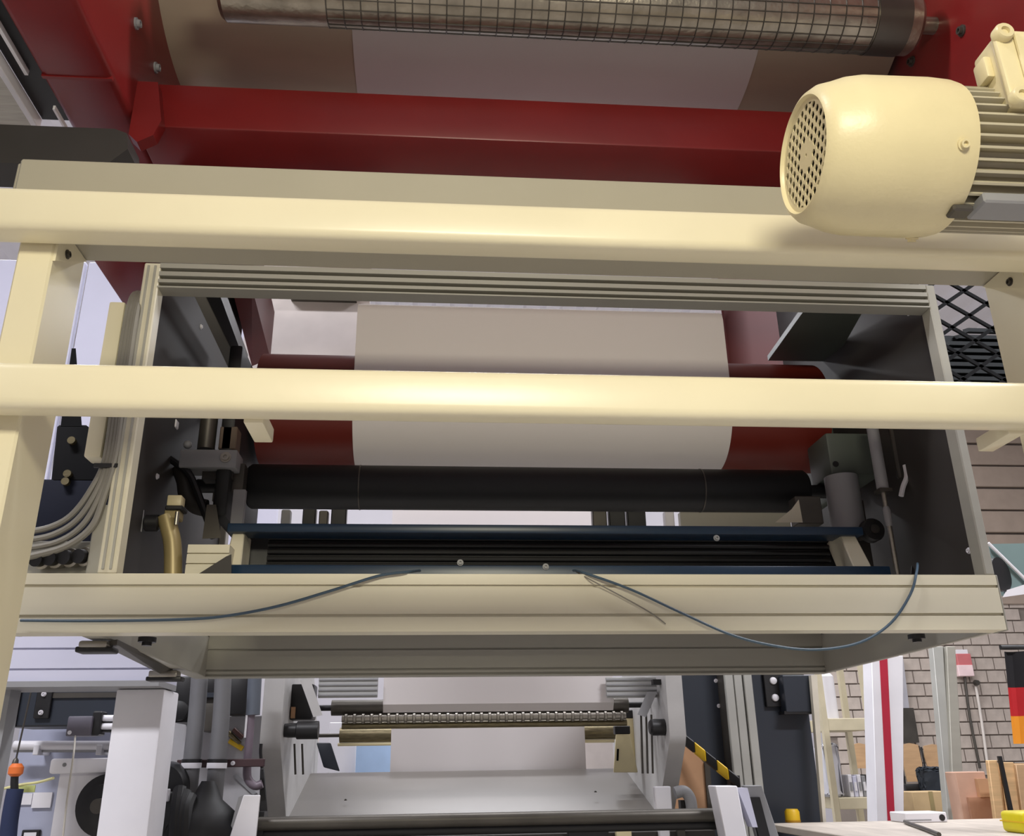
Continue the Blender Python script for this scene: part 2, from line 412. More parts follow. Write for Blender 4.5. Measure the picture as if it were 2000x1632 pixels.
# large drum behind, with the paper around it
DC, DR = (2.36, 4.17), .5
dr = thing('web_drum', 'wide dull grey drum behind the steel roller carrying the white paper', 'drum', (.3, 2.36, 3.67))
G().lathe([(-.10, .06), (0, .06), (0, DR), (2.32, DR), (2.32, .06), (2.42, .06)], (-.88, DC[0], DC[1]), (1, 0, 0), 96).done('drum_shell', drumm, dr)

WX0, WX1 = -.288, .988
pw = thing('paper_web', 'continuous white paper web running through the whole press', 'paper web', (.35, 2.75, 2.5))
path = [(DC[0]+(DR+.0025)*math.cos(math.radians(a)), DC[1]+(DR+.0025)*math.sin(math.radians(a))) for a in range(170, 331, 4)]
G().sheet(path, WX0, WX1, -.0012).done('web_span', paper, pw)
RC, RRD = (2.95, 2.767), .197
path = [(3.35, 3.105), (2.80, 3.105), (2.775, 3.098), (2.757, 3.083), (2.7505, 3.06)]
path += [(RC[0]+(RRD+.0025)*math.cos(math.radians(a)), RC[1]+(RRD+.0025)*math.sin(math.radians(a))) for a in range(180, 291, 5)]
path += [(3.5, 2.66)]
G().sheet(path, WX0, WX1, -.0012).done('web_span', paper, pw)
G().sheet([(5.45, 3.35), (5.45, 2.96)], WX0, WX1, .0012).done('web_span', paper, pw)
G().sheet([(5.16, 2.9), (5.16, 2.05), (5.165, 1.93), (5.2, 1.89)], WX0, WX1, .0012).done('web_span', paper, pw)
G().sheet([(6.25, 1.86), (6.25, 1.30)], WX0, WX1, .0012).done('web_span', paper, pw)
# idler under the top fold of the web
idl = thing('idler_roller', 'thin steel idler roller under the upper fold of the paper inside the enclosure', 'roller', (.35, 2.80, 3.05))
G().cyl((WX0+.005, 2.80, 3.053), (WX1-.005, 2.80, 3.053), .012, n=16).done('shaft', dsteel, idl)
G().cyl((WX0+.01, 2.80, 3.053), (WX1-.01, 2.80, 3.053), .046, n=32).done('shell', dsteel, idl)

# ------------------------------------------------------------------ enclosure of aluminium profiles
EX0, EX1, EY0, EY1, EZ0, EZ1 = -.80, 1.425, 2.20, 3.30, 1.907, 2.90
en = thing('enclosure', 'open cream and grey aluminium profile enclosure hung under the press', 'enclosure', (.31, 2.75, 1.907))
def grooved(y0, d, z0, z1, gs, gd=.007, gw=.0035):
    """cross section (y,z) of a beam whose front face has narrow grooves at heights gs"""
    p = [(y0+d, z0), (y0, z0)]
    for gz in sorted(gs): p += [(y0, gz-gw), (y0+gd, gz-gw), (y0+gd, gz+gw), (y0, gz+gw)]
    return p+[(y0, z1), (y0+d, z1)]
zt = 2.046
gsl = [P(1000, 1144, EY0).z, P(1000, 1201, EY0).z]
fb = G().prism(grooved(EY0, .06, EZ0, zt, gsl), 'x', -1.02, EX1+.012).done('front_beam', alu, en)
G().box(EX1+.012, EX1+.018, EY0, EY0+.06, EZ0-.002, zt, .002, 1).done('end_cap', alug, fb)
gsr = [P(1000, 1266, EY1).z, P(1000, 1305, EY1).z, P(1000, 1314, EY1).z]
G().prism(grooved(EY1, .06, EZ0, 2.05, gsr), 'x', EX0, EX1).done('rear_beam', alug, en)
for xa, xb in ((EX0-.05, EX0), (EX1, EX1+.018)):
    sbm = G().box(xa, xb, EY0+.06, EY1+.06, EZ0, 2.046, .003, 1).done('side_beam', alug, en)
# upper front beam with grooves, standing on the corner posts
gsu = [2.835, 2.856, 2.880]
G().prism(grooved(EY0, .05, 2.825, EZ1, gsu, .02, .0055), 'x', EX0+.03, EX1-.015).done('top_beam', alug, en)
# corner posts
pl = G().box(EX0-.012, EX0+.032, EY0, EY0+.05, zt, EZ1, .003, 1).done('corner_post', alu, en)
for k in (0, 1):
    G().box(EX0-.002+.018*k, EX0+.004+.018*k, EY0-.004, EY0+.001, zt+.01, EZ1-.01).done('profile_lip', alug, pl)
G().box(EX1-.014, EX1+.012, EY0, EY0+.05, zt, EZ1, .003, 1).done('corner_post', alug, en)
for xa in (EX0, EX1): G().box(xa-.02, xa+.02, EY1, EY1+.05, 2.046, EZ1, .003, 1).done('corner_post', alug, en)
# dark side panels
lp = G().box(EX0-.012, EX0-.002, EY0+.05, EY1+.01, 2.046, EZ1-.01).done('side_panel', panel, en)
for q in ((250, 958), (306, 930), (288, 680), (392, 638)):
    c = PXX(q[0], q[1], EX0-.002); boltg(c, (1, 0, 0), .006, .006).done('bolt', white, lp)
rp = G().box(EX1+.002, EX1+.012, EY0+.05, EY1+.01, 2.046, EZ1-.01).done('side_panel', panel, en)
for q in ((1893, 1075), (1775, 611)):
    c = PXX(q[0], q[1], EX1+.002); boltg(c, (-1, 0, 0), .006, .006).done('bolt', white, rp)
G().box(EX0-.012, EX0-.002, EY0+.12, EY1+.01, EZ1-.01, 3.55).done('upper_side_panel', panel, en)
G().box(EX1+.002, EX1+.012, EY0+.12, EY1+.01, EZ1-.01, 3.75).done('upper_side_panel', panel, en)
# strut along the left wall top, inside
G().hexa([P(372, 562, 2.36), P(392, 562, 2.36), P(468, 718, 2.95), P(446, 718, 2.95)]+[p+Vector((0, 0, .05)) for p in (P(372, 562, 2.36), P(392, 562, 2.36), P(468, 718, 2.95), P(446, 718, 2.95))]).done('wall_strut', alug, en)
G().hexa([P(392, 562, 2.37), P(424, 562, 2.37), P(482, 718, 2.96), P(468, 718, 2.96)]+[p+Vector((0, 0, .05)) for p in (P(392, 562, 2.37), P(424, 562, 2.37), P(482, 718, 2.96), P(468, 718, 2.96))]).done('wall_strut', black, en)
# dark guard plate, upper right inside
G().hexa([P(1575, 600, 2.42), P(1690, 600, 2.42), P(1630, 706, 2.95), P(1500, 704, 2.95)]+[p+Vector((0, 0, .02)) for p in (P(1575, 600, 2.42), P(1690, 600, 2.42), P(1630, 706, 2.95), P(1500, 704, 2.95))]).done('guard_plate', panelg, en)
# latches on the bottom edge of the left side beam and hidden hinge at right
for (a, b, yy) in (((153, 1250), (208, 1264), 2.30), ((290, 1308), (345, 1322), 3.0)):
    A, B = P(a[0], a[1], yy), P(b[0], b[1], yy)
    lt = G().box(A.x, B.x, yy, yy+.05, B.z, A.z, .006, 2).done('latch', steel, en)
    G().box(A.x-.008, B.x+.012, yy+.006, yy+.056, B.z-.010, B.z+.004, .004, 2).done('latch_lever', black, lt)
ft = G().hexa([P(205, 1262, 2.32), P(228, 1258, 2.32), P(338, 1310, 3.05), P(318, 1318, 3.05)]+[p+Vector((0, 0, .012)) for p in (P(205, 1262, 2.32), P(228, 1258, 2.32), P(338, 1310, 3.05), P(318, 1318, 3.05))]).done('latch_rod', dsteel, en)
for (x_, y_) in ((320, 1250), (1740, 1246)):
    A = P(x_, y_, 2.5)
    G().lathe([(0, .022), (.012, .022), (.012, .012), (.02, .012)], (A.x, 2.36, EZ0+.01), (0, 0, -1), 16).done('foot_knob', black, en)

# small fittings standing on the rear beam, seen between roller and tray
for (xa, xb, ya, mm) in ((548, 566, 994, greyp), (590, 616, 990, black), (622, 640, 996, dsteel), (646, 676, 988, black), (1158, 1186, 992, dsteel), (1190, 1222, 988, black), (1226, 1262, 990, black), (1300, 1318, 996, white), (1330, 1545, 998, alug)):
    b = rb(xa, ya, xb, 1040, 3.31, .04); G().box(b[0], b[1], 3.31, 3.35, 2.05, b[5], .004, 1).done('rear_fitting', mm, en)
# red rubber roller that carries the web, black roller beneath it
rr = thing('red_roller', 'broad red roller with white paper passing over its front', 'roller', (.37, RC[0], RC[1]-RRD))
G().lathe([(-.17, .03), (0, .03), (0, RRD), (1.95, RRD), (1.95, .03), (2.02, .03)], (-.61, RC[0], RC[1]), (1, 0, 0), 96).done('shell', redr, rr)
G().box(-.668, -.625, 2.62, 3.08, 2.30, 2.86, .01, 2).done('bearing_plate', rubber, rr)
G().box(1.352, 1.385, 2.86, 3.08, 2.45, 2.88, .01, 2).done('bearing_plate', panelg, rr)
br = thing('black_roller', 'long black roller below the red roller inside the enclosure', 'roller', (.3, 2.78, 2.37))
G().lathe([(-.16, .022), (0, .022), (0, .064), (.01, .071), (1.80, .071), (1.81, .064), (1.81, .022), (1.99, .022)], (-.60, 2.78, 2.441), (1, 0, 0), 48).done('shell', rubber, br)
for xx in (P(700, 960, 2.72).x, P(1378, 960, 2.72).x):
    G().lathe([(-.002, .071), (-.002, .0722), (.002, .0722), (.002, .071)], (xx, 2.78, 2.441), (1, 0, 0), 48, cap=False).done('shell_joint', dsteel, br)

# ink tray with blue bars
it = thing('ink_tray', 'black ribbed tray with dark blue bars along the enclosure opening', 'tray', (.34, 2.55, 2.1))
TZ = P(1000, 1024, 2.48).z
G().box(-.585, 1.243, 2.48, 2.56, P(1000, 1041, 2.48).z, TZ, .004, 2).done('top_bar', blue, it)
G().box(-.60, 1.285, 2.44, 2.54, P(1000, 1122, 2.44).z-.02, P(1000, 1103, 2.44).z, .004, 2).done('base_bar', blue, it)
tz0, tz1 = P(1000, 1112, 2.56).z, P(1000, 1036, 2.56).z
G().box(-.585, 1.25, 2.60, 2.66, tz0-.02, tz1, .003, 1).done('back_plate', black, it)
for k in range(5):
    zc = tz0+(tz1-tz0)*(.16+.17*k)
    G().cyl((-.49, 2.592, zc), (1.18, 2.592, zc), .0075, n=10).done('rib', black, it)
for (a, b, c, d) in (((455, 1036), (478, 1036), (470, 1108), (436, 1108)), ((1640, 1044), (1668, 1040), (1704, 1108), (1668, 1108))):
    f = [P(d[0], d[1], 2.47), P(c[0], c[1], 2.47), P(b[0], b[1], 2.50), P(a[0], a[1], 2.50)]
    G().hexa([f[0], f[1], f[1]+Vector((0, .1, 0)), f[0]+Vector((0, .1, 0)), f[3], f[2], f[2]+Vector((0, .1, 0)), f[3]+Vector((0, .1, 0))], .003, 1).done('end_plate', alu, it)
for q in ((1066, 1106), (899, 1098), (1400, 1050)):
    c = P(q[0], q[1], 2.436); boltg((c.x, 2.44, c.z), (0, -1, 0), .006, .008).done('screw', greyp, it)

# ------------------------------------------------------------------ fittings inside, left
ac = thing('actuator', 'grey pneumatic actuator block on a dark bracket, left inside the enclosure', 'actuator', P(410, 1000, 2.62))
G().box(*rb(350, 877, 462, 912, 2.60, .09), .004, 2).done('body_block', greyp, ac)
c = P(441, 893, 2.60); boltg((c.x, 2.60, c.z), (0, -1, 0), .011, .010).done('bolt', steel, ac)
A, B = P(402, 878, 2.64), P(402, 822, 2.64)
G().cyl((A.x, 2.64, A.z), (A.x, 2.64, B.z+.05), .026, n=24).done('cylinder', dsteel, ac)
G().box(*rb(428, 832, 462, 877, 2.62, .06), .003, 1).done('valve_block', mat('dark_tan', (96, 80, 66), .6), ac)
c = P(365, 866, 2.62); G().ball((c.x, 2.63, c.z), .013).done('fitting', greyp, ac)
c = P(338, 828, 2.62); G().box(c.x-.012, c.x+.012, 2.61, 2.64, c.z-.012, c.z+.014, .003, 1).done('fitting', white, ac)
# curved casing
pts = [P(x_, y_, 2.66) for x_, y_ in ((352, 912), (362, 940), (366, 965), (380, 985), (402, 992))]
G().tube(pts, .026, 12).done('curved_casing', char, ac)
G().box(*rb(395, 912, 455, 935, 2.64, .05)).done('clamp_plate', char, ac)
G().box(*rb(452, 905, 476, 960, 2.66, .05)).done('bracket_top', dsteel, ac)
G().box(*rb(452, 955, 477, 1026, 2.60, .02), .002, 1).done('bracket', greyp, ac)
G().box(*rb(415, 962, 452, 978, 2.68, .05)).done('sensor', dsteel, ac)
G().tube([P(x_, y_, 2.62) for x_, y_ in ((318, 850), (322, 885), (345, 905), (372, 930), (400, 1000), (418, 1050))], .011, 8).done('hose', rubber, ac)
G().hexa([P(395, 1052, 2.6), P(432, 1050, 2.6), P(432, 1050, 2.66), P(395, 1052, 2.66), P(404, 985, 2.6), P(422, 985, 2.6), P(422, 985, 2.66), P(404, 985, 2.66)]).done('lever', dsteel, ac)

vl = thing('valve', 'brass coloured elbow valve with black knob at lower left of the enclosure', 'valve', P(330, 1115, 2.45))
c = P(334, 1040, 2.45)
G().tube([P(x_, y_, 2.45) for x_, y_ in ((338, 1128), (338, 1085), (336, 1055), (330, 1030), (324, 1008))], .0235, 16).done('elbow', brass, vl)
G().box(*rb(326, 966, 354, 987, 2.43, .04), .003, 2).done('cap', creamd, vl)
G().box(*rb(322, 986, 357, 995, 2.425, .05), .003, 1).done('collar', black, vl)
G().box(*rb(320, 994, 350, 1012, 2.432, .045), .003, 1).done('neck', brass, vl)
A = P(345, 1012, 2.425); G().cyl((A.x, 2.425, A.z+.018), (A.x, 2.425, A.z-.018), .006, n=12).done('nipple', steel, vl)
A, B = P(283, 1021, 2.45), P(312, 1021, 2.45)
G().lathe([(0, .018), (.004, .023), (B.x-A.x-.004, .023), (B.x-A.x, .018)], (A.x, 2.45, A.z), (1, 0, 0), 20).done('knob', black, vl)
G().tube([P(274, 1038, 2.44), P(277, 1015, 2.44), P(279, 996, 2.44)], .004, 6, 2).done('handle', greyp, vl)

bl = rb(364, 1063, 446, 1122, 2.42, .10)
pf = thing('profile_block', 'short cream slotted profile block beside the brass valve', 'block', (bl[0]+.05, 2.46, bl[4]))
gz = [bl[4]+(bl[5]-bl[4])*t for t in (.36, .70)]
G().prism(grooved(2.42, .10, bl[4]-.01, bl[5], gz, .006, .002), 'x', bl[0], bl[1]).done('profile', alu, pf)
G().hexa([P(385, 1122, 2.412), P(452, 1122, 2.412), P(452, 1122, 2.42), P(385, 1122, 2.42), P(442, 1086, 2.412), P(452, 1082, 2.412), P(452, 1082, 2.42), P(442, 1086, 2.42)]).done('diagonal_cover', panel, pf)

# ------------------------------------------------------------------ fittings inside, right
gb = thing('gear_housing', 'dark green-grey housing with small hole at the right end of the red roller', 'housing', P(1665, 1030, 2.7))
G().box(*rb(1618, 845, 1718, 926, 2.66, .16), .008, 2).done('casing', panelg, gb)
A = P(1632, 906, 2.66); G().cyl((A.x, 2.658, A.z), (A.x, 2.668, A.z), .010, n=14).done('hole', black, gb)
A, B = P(1647, 928, 2.64), P(1647, 1034, 2.64)
G().cyl((A.x, 2.66, B.z), (A.x, 2.66, A.z), .052, n=32).done('drive_cylinder', greyp, gb)
G().box(*rb(1556, 968, 1606, 1022, 2.66, .06), .003, 1).done('bearing_block', dsteel, gb)
G().hexa([P(1514, 1020, 2.6), P(1568, 1020, 2.6), P(1568, 1020, 2.63), P(1514, 1020, 2.63), P(1546, 994, 2.6), P(1560, 975, 2.6), P(1560, 975, 2.63), P(1546, 994, 2.63)]).done('bracket', alu, gb)

def air_cyl(px0, px1, pyt, pyb, ry, Y, name, label, m, rodx=None):
    t = thing(name, label, 'cylinder', P((px0+px1)/2, pyb, Y), 'air cylinders on the right inside the enclosure')
    c = P((px0+px1)/2, pyb, Y); r = (P(px1, pyb, Y).x-P(px0, pyb, Y).x)/2; top = P((px0+px1)/2, pyt, Y).z+.06
    G().lathe([(0, r*.85), (.006, r), (top-c.z-.006, r), (top-c.z, r*.85)], (c.x, Y, c.z), (0, 0, 1), 24).done('barrel', m, t)
    if ry:
        b = P(rodx, ry, Y)
        G().cyl((c.x, Y, c.z+.01), (c.x, Y, b.z), r*.42, n=16).done('piston_rod', steel, t)
        G().lathe([(0, r*.5), (.02, r*.62), (.05, r*.62), (.06, r*.45)], (c.x, Y, c.z-.11), (0, 0, 1), 16).done('rod_clevis', greyp, t)
        G().box(c.x-r*1.1, c.x+r*1.1, Y-r*1.1, Y+r*1.1, c.z-.006, c.z+.004).done('end_cap', dsteel, t)
    return t
air_cyl(1714, 1736, 838, 958, 1122, 2.50, 'air_cylinder', 'pale grey upright air cylinder with long steel rod at right', greyp, 1731)
t = air_cyl(1754, 1774, 838, 934, 0, 2.56, 'air_cylinder', 'darker short air cylinder with bright fitting beside the pale cylinder', dsteel)
G().tube([P(x_, y_, 2.52) for x_, y_ in ((1768, 908), (1771, 930), (1764, 950), (1760, 968))], .008, 8).done('air_fitting', white, t)
A = P(1706, 950, 2.52)
pu = thing('pulley', 'small black pulley wheel low at the right of the ink tray', 'pulley', P(1703, 1062, 2.58))
c = P(1702, 1036, 2.58)
G().lathe([(-.02, .032), (-.012, .036), (-.006, .030), (.006, .030), (.012, .036), (.02, .032)], c, (0, 1, 0), 28).done('wheel', rubber, pu)
G().cyl(c-Vector((0, .026, 0)), c+Vector((0, .1, 0)), .014, n=16).done('hub', panel, pu)
G().box(c.x-.04, c.x+.03, 2.66, 2.70, c.z-.10, c.z+.12).done('mount', char, pu)
dk = thing('drive_box', 'dark green-black drive casing against the right enclosure wall', 'casing', P(1790, 1110, 2.75))
G().box(*rb(1738, 846, 1815, 1075, 2.72, .2), .012, 2).done('casing', panelg, dk)
G().box(*rb(1745, 960, 1770, 1000, 2.69, .03), .004, 1).done('cover', black, dk)
hz = [('black air hose curving down beside the drive casing', [(1786, 930), (1796, 975), (1786, 1000), (1792, 1040), (1790, 1075), (1786, 1122)], .011),
      ('black air hose with pale clip slanting to the lower right wall', [(1792, 960), (1806, 1010), (1812, 1070), (1822, 1100), (1832, 1124)], .010),
      ('outermost black air hose near the right wall', [(1806, 945), (1812, 1000), (1822, 1060), (1836, 1100), (1846, 1124)], .007)]
for k, (lb_, ps, r) in enumerate(hz):
    h = G().tube([P(a, b, 2.58+.02*k) for a, b in ps], r, 10).done('air_hose', rubber)
    tag(h, lb_, 'hose', 'black air hoses inside the enclosure')
    if k == 1:
        a = P(1811, 1063, 2.595); G().hexa([a+Vector((-.018, -.014, -.006)), a+Vector((.022, -.014, .002)), a+Vector((.022, 0, .002)), a+Vector((-.018, 0, -.006)), a+Vector((-.018, -.014, .0)), a+Vector((.022, -.014, .009)), a+Vector((.022, 0, .009)), a+Vector((-.018, 0, 0))]).done('hose_clip', greyp, h)

# thin blue cables drooping over the front beam
def cable(name, label, px, r, m, grp, sub=6, cat='cable'):
    o = G().tube([P(*q) for q in px], r, 8, sub).done(name, m); return tag(o, label, cat, grp)
gB = 'thin blue cables over the front beam'
cable('signal_cable', 'thin blue cable sagging along the left half of the front beam', [(40, 1211, 2.188), (180, 1212, 2.188), (330, 1210, 2.188), (430, 1204, 2.188), (540, 1184, 2.188), (650, 1152, 2.188), (740, 1124, 2.188), (800, 1116, 2.2), (820, 1114, 2.3)], .0035, cableb, gB)
cable('signal_cable', 'thin blue cable drooping in a long loop below the right half of the front beam', [(1120, 1114, 2.3), (1140, 1118, 2.2), (1230, 1150, 2.186), (1330, 1196, 2.184), (1430, 1240, 2.182), (1520, 1262, 2.18), (1600, 1268, 2.18), (1680, 1254, 2.18), (1740, 1216, 2.184), (1778, 1160, 2.187), (1790, 1118, 2.2), (1792, 1100, 2.3)], .0034, cableb, gB)
cable('signal_cable', 'short faint grey cable on the front beam beside the long loop', [(1125, 1116, 2.25), (1150, 1130, 2.19), (1210, 1162, 2.19), (1270, 1196, 2.192), (1300, 1218, 2.194)], .0018, cableg, gB)

# ------------------------------------------------------------------ outside the enclosure, left: trunking, cables, connectors
tr = thing('cable_trunking', 'cream upright cable trunking left of the enclosure post', 'trunking', (-.87, 2.24, 2.34))
G().box(-.905, -.862, 2.24, 2.30, P(185, 892, 2.24).z, P(220, 588, 2.24).z, .006, 2).done('duct', cream, tr)
G().box(-.860, -.842, 2.245, 2.30, P(195, 902, 2.24).z, P(240, 600, 2.24).z, .003, 1).done('side_flange', alug, tr)
gC = 'grey cables beside the enclosure post'
cl = ['leftmost grey cable bending out to the left below the trunking', 'second grey cable from the trunking bending out to the left', 'third grey cable from the trunking, sweeping under the other two', 'grey cable nearest the enclosure post, dropping to the connectors']
for k in range(4):
    xo = -.842+.010*k; yo = 2.215-.004*k
    top = [Vector((xo-.045+.012*k, 2.5, 2.93)), Vector((xo-.012, 2.30, 2.86)), Vector((xo, yo, 2.76)), Vector((xo+.001, yo, 2.5)), Vector((xo+.002, yo, 2.34))]
    e = [[(178, 955), (140, 1005), (95, 1030), (40, 1040)], [(188, 960), (150, 1015), (100, 1045), (40, 1056)], [(196, 965), (162, 1024), (112, 1058), (40, 1072)], [(202, 975), (178, 1030), (125, 1068), (40, 1090)]][k]
    o = G().tube(top+[P(a, b, 2.21) for a, b in e], .0075 if k < 3 else .009, 8).done('supply_cable', cableg)
    tag(o, cl[k], 'cable', gC)
tag(G().box(-.858, -.80, 2.196, 2.203, P(195, 913, 2.2).z, P(195, 905, 2.2).z).done('cable_tie', black), 'black cable tie round the grey cables at the post', 'cable tie')
cb = thing('connector_plate', 'grey connector plate with a row of round cable glands at the left', 'connector plate', P(130, 1115, 2.26))
G().box(-1.02, -.815, 2.26, 2.30, 2.046, P(130, 1056, 2.26).z, .003, 1).done('plate', alug, cb)
G().box(-.845, -.81, 2.215, 2.26, 2.046, P(205, 985, 2.215).z, .003, 1).done('upright', alug, cb)
for k, xx in enumerate((92, 118, 146, 174)):
    a = P(xx, 1094-2*k, 2.255)
    q = G().lathe([(0, .023), (.02, .023), (.022, .017), (.04, .017), (.042, .011)], a, (-.25, -1, -.15), 18).done('gland_ring', steel, cb)
    G().lathe([(0, .0175), (.018, .0175)], a+Vector((-.006, -.026, -.004)), (-.25, -1, -.15), 18).done('gland_nut', black, q)
# dark machine side behind the cables
dm = thing('dark_machine', 'black and dark blue machine casing seen behind the grey cables', 'machine', P(150, 1060, 2.7))
f0 = [P(98, 1062, 2.7), P(206, 1062, 2.7), P(208, 935, 2.7), P(182, 898, 2.7), P(162, 815, 2.7), P(112, 815, 2.7), P(100, 700, 2.7), P(60, 1000, 2.7)]
x0_, x1_ = P(40, 950, 2.7).x, P(212, 950, 2.7).x
G().box(x0_, x1_, 2.72, 3.1, P(150, 1075, 2.72).z, P(150, 935, 2.72).z, .008, 2).done('lower_casing', mat('night_blue', (17, 20, 34), .8, spec=.2), dm)
G().hexa([P(100, 940, 2.72), P(206, 940, 2.72), P(206, 940, 3.0), P(100, 940, 3.0), P(112, 830, 2.72), P(172, 830, 2.72), P(172, 830, 3.0), P(112, 830, 3.0)], .006, 1).done('upper_casing', mat('matt_black', (12, 12, 14), .9, spec=.15), dm)
G().hexa([P(118, 832, 2.72), P(160, 832, 2.72), P(160, 832, 2.8), P(118, 832, 2.8), P(140, 680, 2.72), P(148, 680, 2.72), P(148, 680, 2.8), P(140, 680, 2.8)]).done('top_fin', mat('matt_black', (12, 12, 14)), dm)
for (a, b) in ((132, 925), (128, 940), (140, 860)):
    c = P(a, b, 2.71); G().cyl((c.x, 2.705, c.z), (c.x, 2.73, c.z), .012, n=12).done('button', bronze, dm)
# pale hall partition panels far left
pp = thing('partition', 'pale lilac sheet partition standing far behind the left post', 'partition', (-3.2, 5.6, 0))
for k in range(5):
    G().box(-4.6+.72*k, -3.9+.72*k, 5.6, 5.64, 2.35, 4.9, .004, 1).done('panel', lilac, pp)
G().box(-4.65, -1.0, 5.59, 5.65, 2.28, 2.35).done('rail', greyp, pp)
for xx in (-4.62, -2.8): G().box(xx-.04, xx+.04, 5.58, 5.66, 0, 2.3).done('stand', greyp, pp)

# ------------------------------------------------------------------ outside the enclosure, right: mesh, pennant, flag
ms = thing('mesh_guard', 'dark expanded metal mesh guard right of the enclosure', 'mesh guard', (1.8, 2.6, 2.7))
g = G(); X0, X1, Z0, Z1 = 1.55, 2.1, 2.66, 3.30; px_, pz_ = .072, .048
import itertools
def seg(a, b):
    d = (b-a).normalized(); n = Vector((-d.z, 0, d.x))*.006; y = Vector((0, .004, 0))
    g.hexa([a-n-y, b-n-y, b-n+y, a-n+y, a+n-y, b+n-y, b+n+y, a+n+y])
ni, nj = int((X1-X0)/px_), int((Z1-Z0)/pz_)
for i in range(ni):
    for j in range(nj):
        a = Vector((X0+i*px_, 2.6, Z0+j*pz_)); 
        seg(a, a+Vector((px_, 0, pz_)) if (i+j) % 2 == 0 else a+Vector((px_, 0, -pz_)))
g.done('mesh_infill', mat('mesh_black', (14, 15, 18), .85, spec=.2), ms)
for (a, b, c, d) in ((X0-.02, X1+.02, Z0-.03, Z0), (X0-.02, X1+.02, Z1, Z1+.03), (X1, X1+.03, Z0-.03, Z1+.03)):
    G().box(a, b, 2.585, 2.615, c, d).done('frame_bar', black, ms)
G().box(2.1, 2.13, 2.585, 2.615, 0, Z0).done('leg', black, ms)
lv = thing('louvre_panel', 'dark slatted louvre panel behind the mesh guard', 'louvre', P(1920, 740, 3.4))
q0, q1 = P(1830, 755, 3.4), P(2010, 650, 3.4)
for k in range(12):
    z = q0.z-.1+(q1.z-q0.z+.1)*k/11
    xl = q0.x-.05+max(0, (k-6))*.05
    G().hexa([(xl, 3.4, z), (q1.x+.2, 3.4, z), (q1.x+.2, 3.44, z+.01), (xl, 3.44, z+.01), (xl, 3.4, z+.018), (q1.x+.2, 3.4, z+.018), (q1.x+.2, 3.44, z+.03), (xl, 3.44, z+.03)]).done('slat', mat('louvre_dark', (34, 38, 40), .7, spec=.25), lv)
G().box(q0.x+.1, q1.x+.2, 3.445, 3.47, q0.z-.12, q1.z).done('backing', mat('louvre_dark', (34, 38, 40), .7, spec=.25), lv)
G().box(q1.x+.16, q1.x+.2, 3.47, 3.5, 0, q1.z).done('post', mat('louvre_dark', (34, 38, 40), .7, spec=.25), lv)
pn = thing('pennant', 'teal-grey sheet with white edges on a black disc, right of the enclosure', 'sheet', P(1975, 1165, 5.0))
T = [P(1930, 1062, 5.0), P(2030, 1156, 5.0), P(1962, 1162, 5.0), P(1950, 1090, 5.0)]
G().hexa([T[2], P(2030, 1150, 5.0), P(2030, 1150, 5.03), T[2]+Vector((0, .03, 0)), T[0], P(2030, 1060, 5.0), P(2030, 1060, 5.03), T[0]+Vector((0, .03, 0))]).done('sheet', teal, pn)
G().tube([P(1930, 1060, 4.98), P(2030, 1158, 4.98)], .010, 8, 1).done('edge_tube', white, pn)
G().hexa([P(1958, 1166, 4.96), P(2030, 1156, 4.96), P(2030, 1156, 5.0), P(1958, 1166, 5.0), P(1966, 1152, 4.96), P(2030, 1132, 4.96), P(2030, 1132, 5.0), P(1966, 1152, 5.0)]).done('edge_band', white, pn)
c = P(1950, 1122, 4.97); G().lathe([(0, .10), (.02, .10)], c, (.55, -1, 0), 28).done('disc', black, pn)
fl = thing('flag', 'hanging black, red and gold striped flag at the right edge', 'flag', P(1990, 1480, 4.4))
def cloth(pyt, pyb, m, name):
    xl0, xl1 = P(1962+(pyt-1272)*.10, pyt, 4.4), P(1962+(pyb-1272)*.10, pyb, 4.4)
    W = .34; n = 14; g = G(); F_ = []; B_ = []
    for k in range(n+1):
        t = k/n; w = .018*math.sin(t*15)
        F_.append((Vector((xl0.x+W*t, 4.4+w, xl0.z)), Vector((xl1.x+W*t, 4.4+w*1.2, xl1.z))))
    V = [[g.bm.verts.new(p+Vector((0, dy, 0))) for pr in F_ for p in pr] for dy in (0, .003)]
    for k in range(n):
        a, b, c, d = 2*k, 2*k+1, 2*k+3, 2*k+2
        g.bm.faces.new([V[0][i] for i in (a, b, c, d)]); g.bm.faces.new([V[1][i] for i in (d, c, b, a)])
    for (a, b) in ((0, 1), (2*n+1, 2*n)): g.bm.faces.new([V[0][a], V[1][a], V[1][b], V[0][b]])
    for k in range(n):
        for o in (0, 1): g.bm.faces.new([V[0][2*k+o], V[0][2*k+2+o], V[1][2*k+2+o], V[1][2*k+o]])
    g.done(name, m, fl)
cloth(1272, 1342, flagk, 'black_stripe'); cloth(1342, 1398, flagr, 'red_stripe'); cloth(1398, 1452, flagy, 'gold_stripe')
a = P(1955, 1268, 4.4); G().cyl((a.x, 4.4, a.z+.01), (a.x+.45, 4.4, a.z+.01), .012, n=10).done('pole', black, fl)
G().cyl((a.x+.43, 4.4, P(1750, 1602, 5.85).z), (a.x+.43, 4.4, a.z+.02), .015, n=10).done('stand', black, fl)

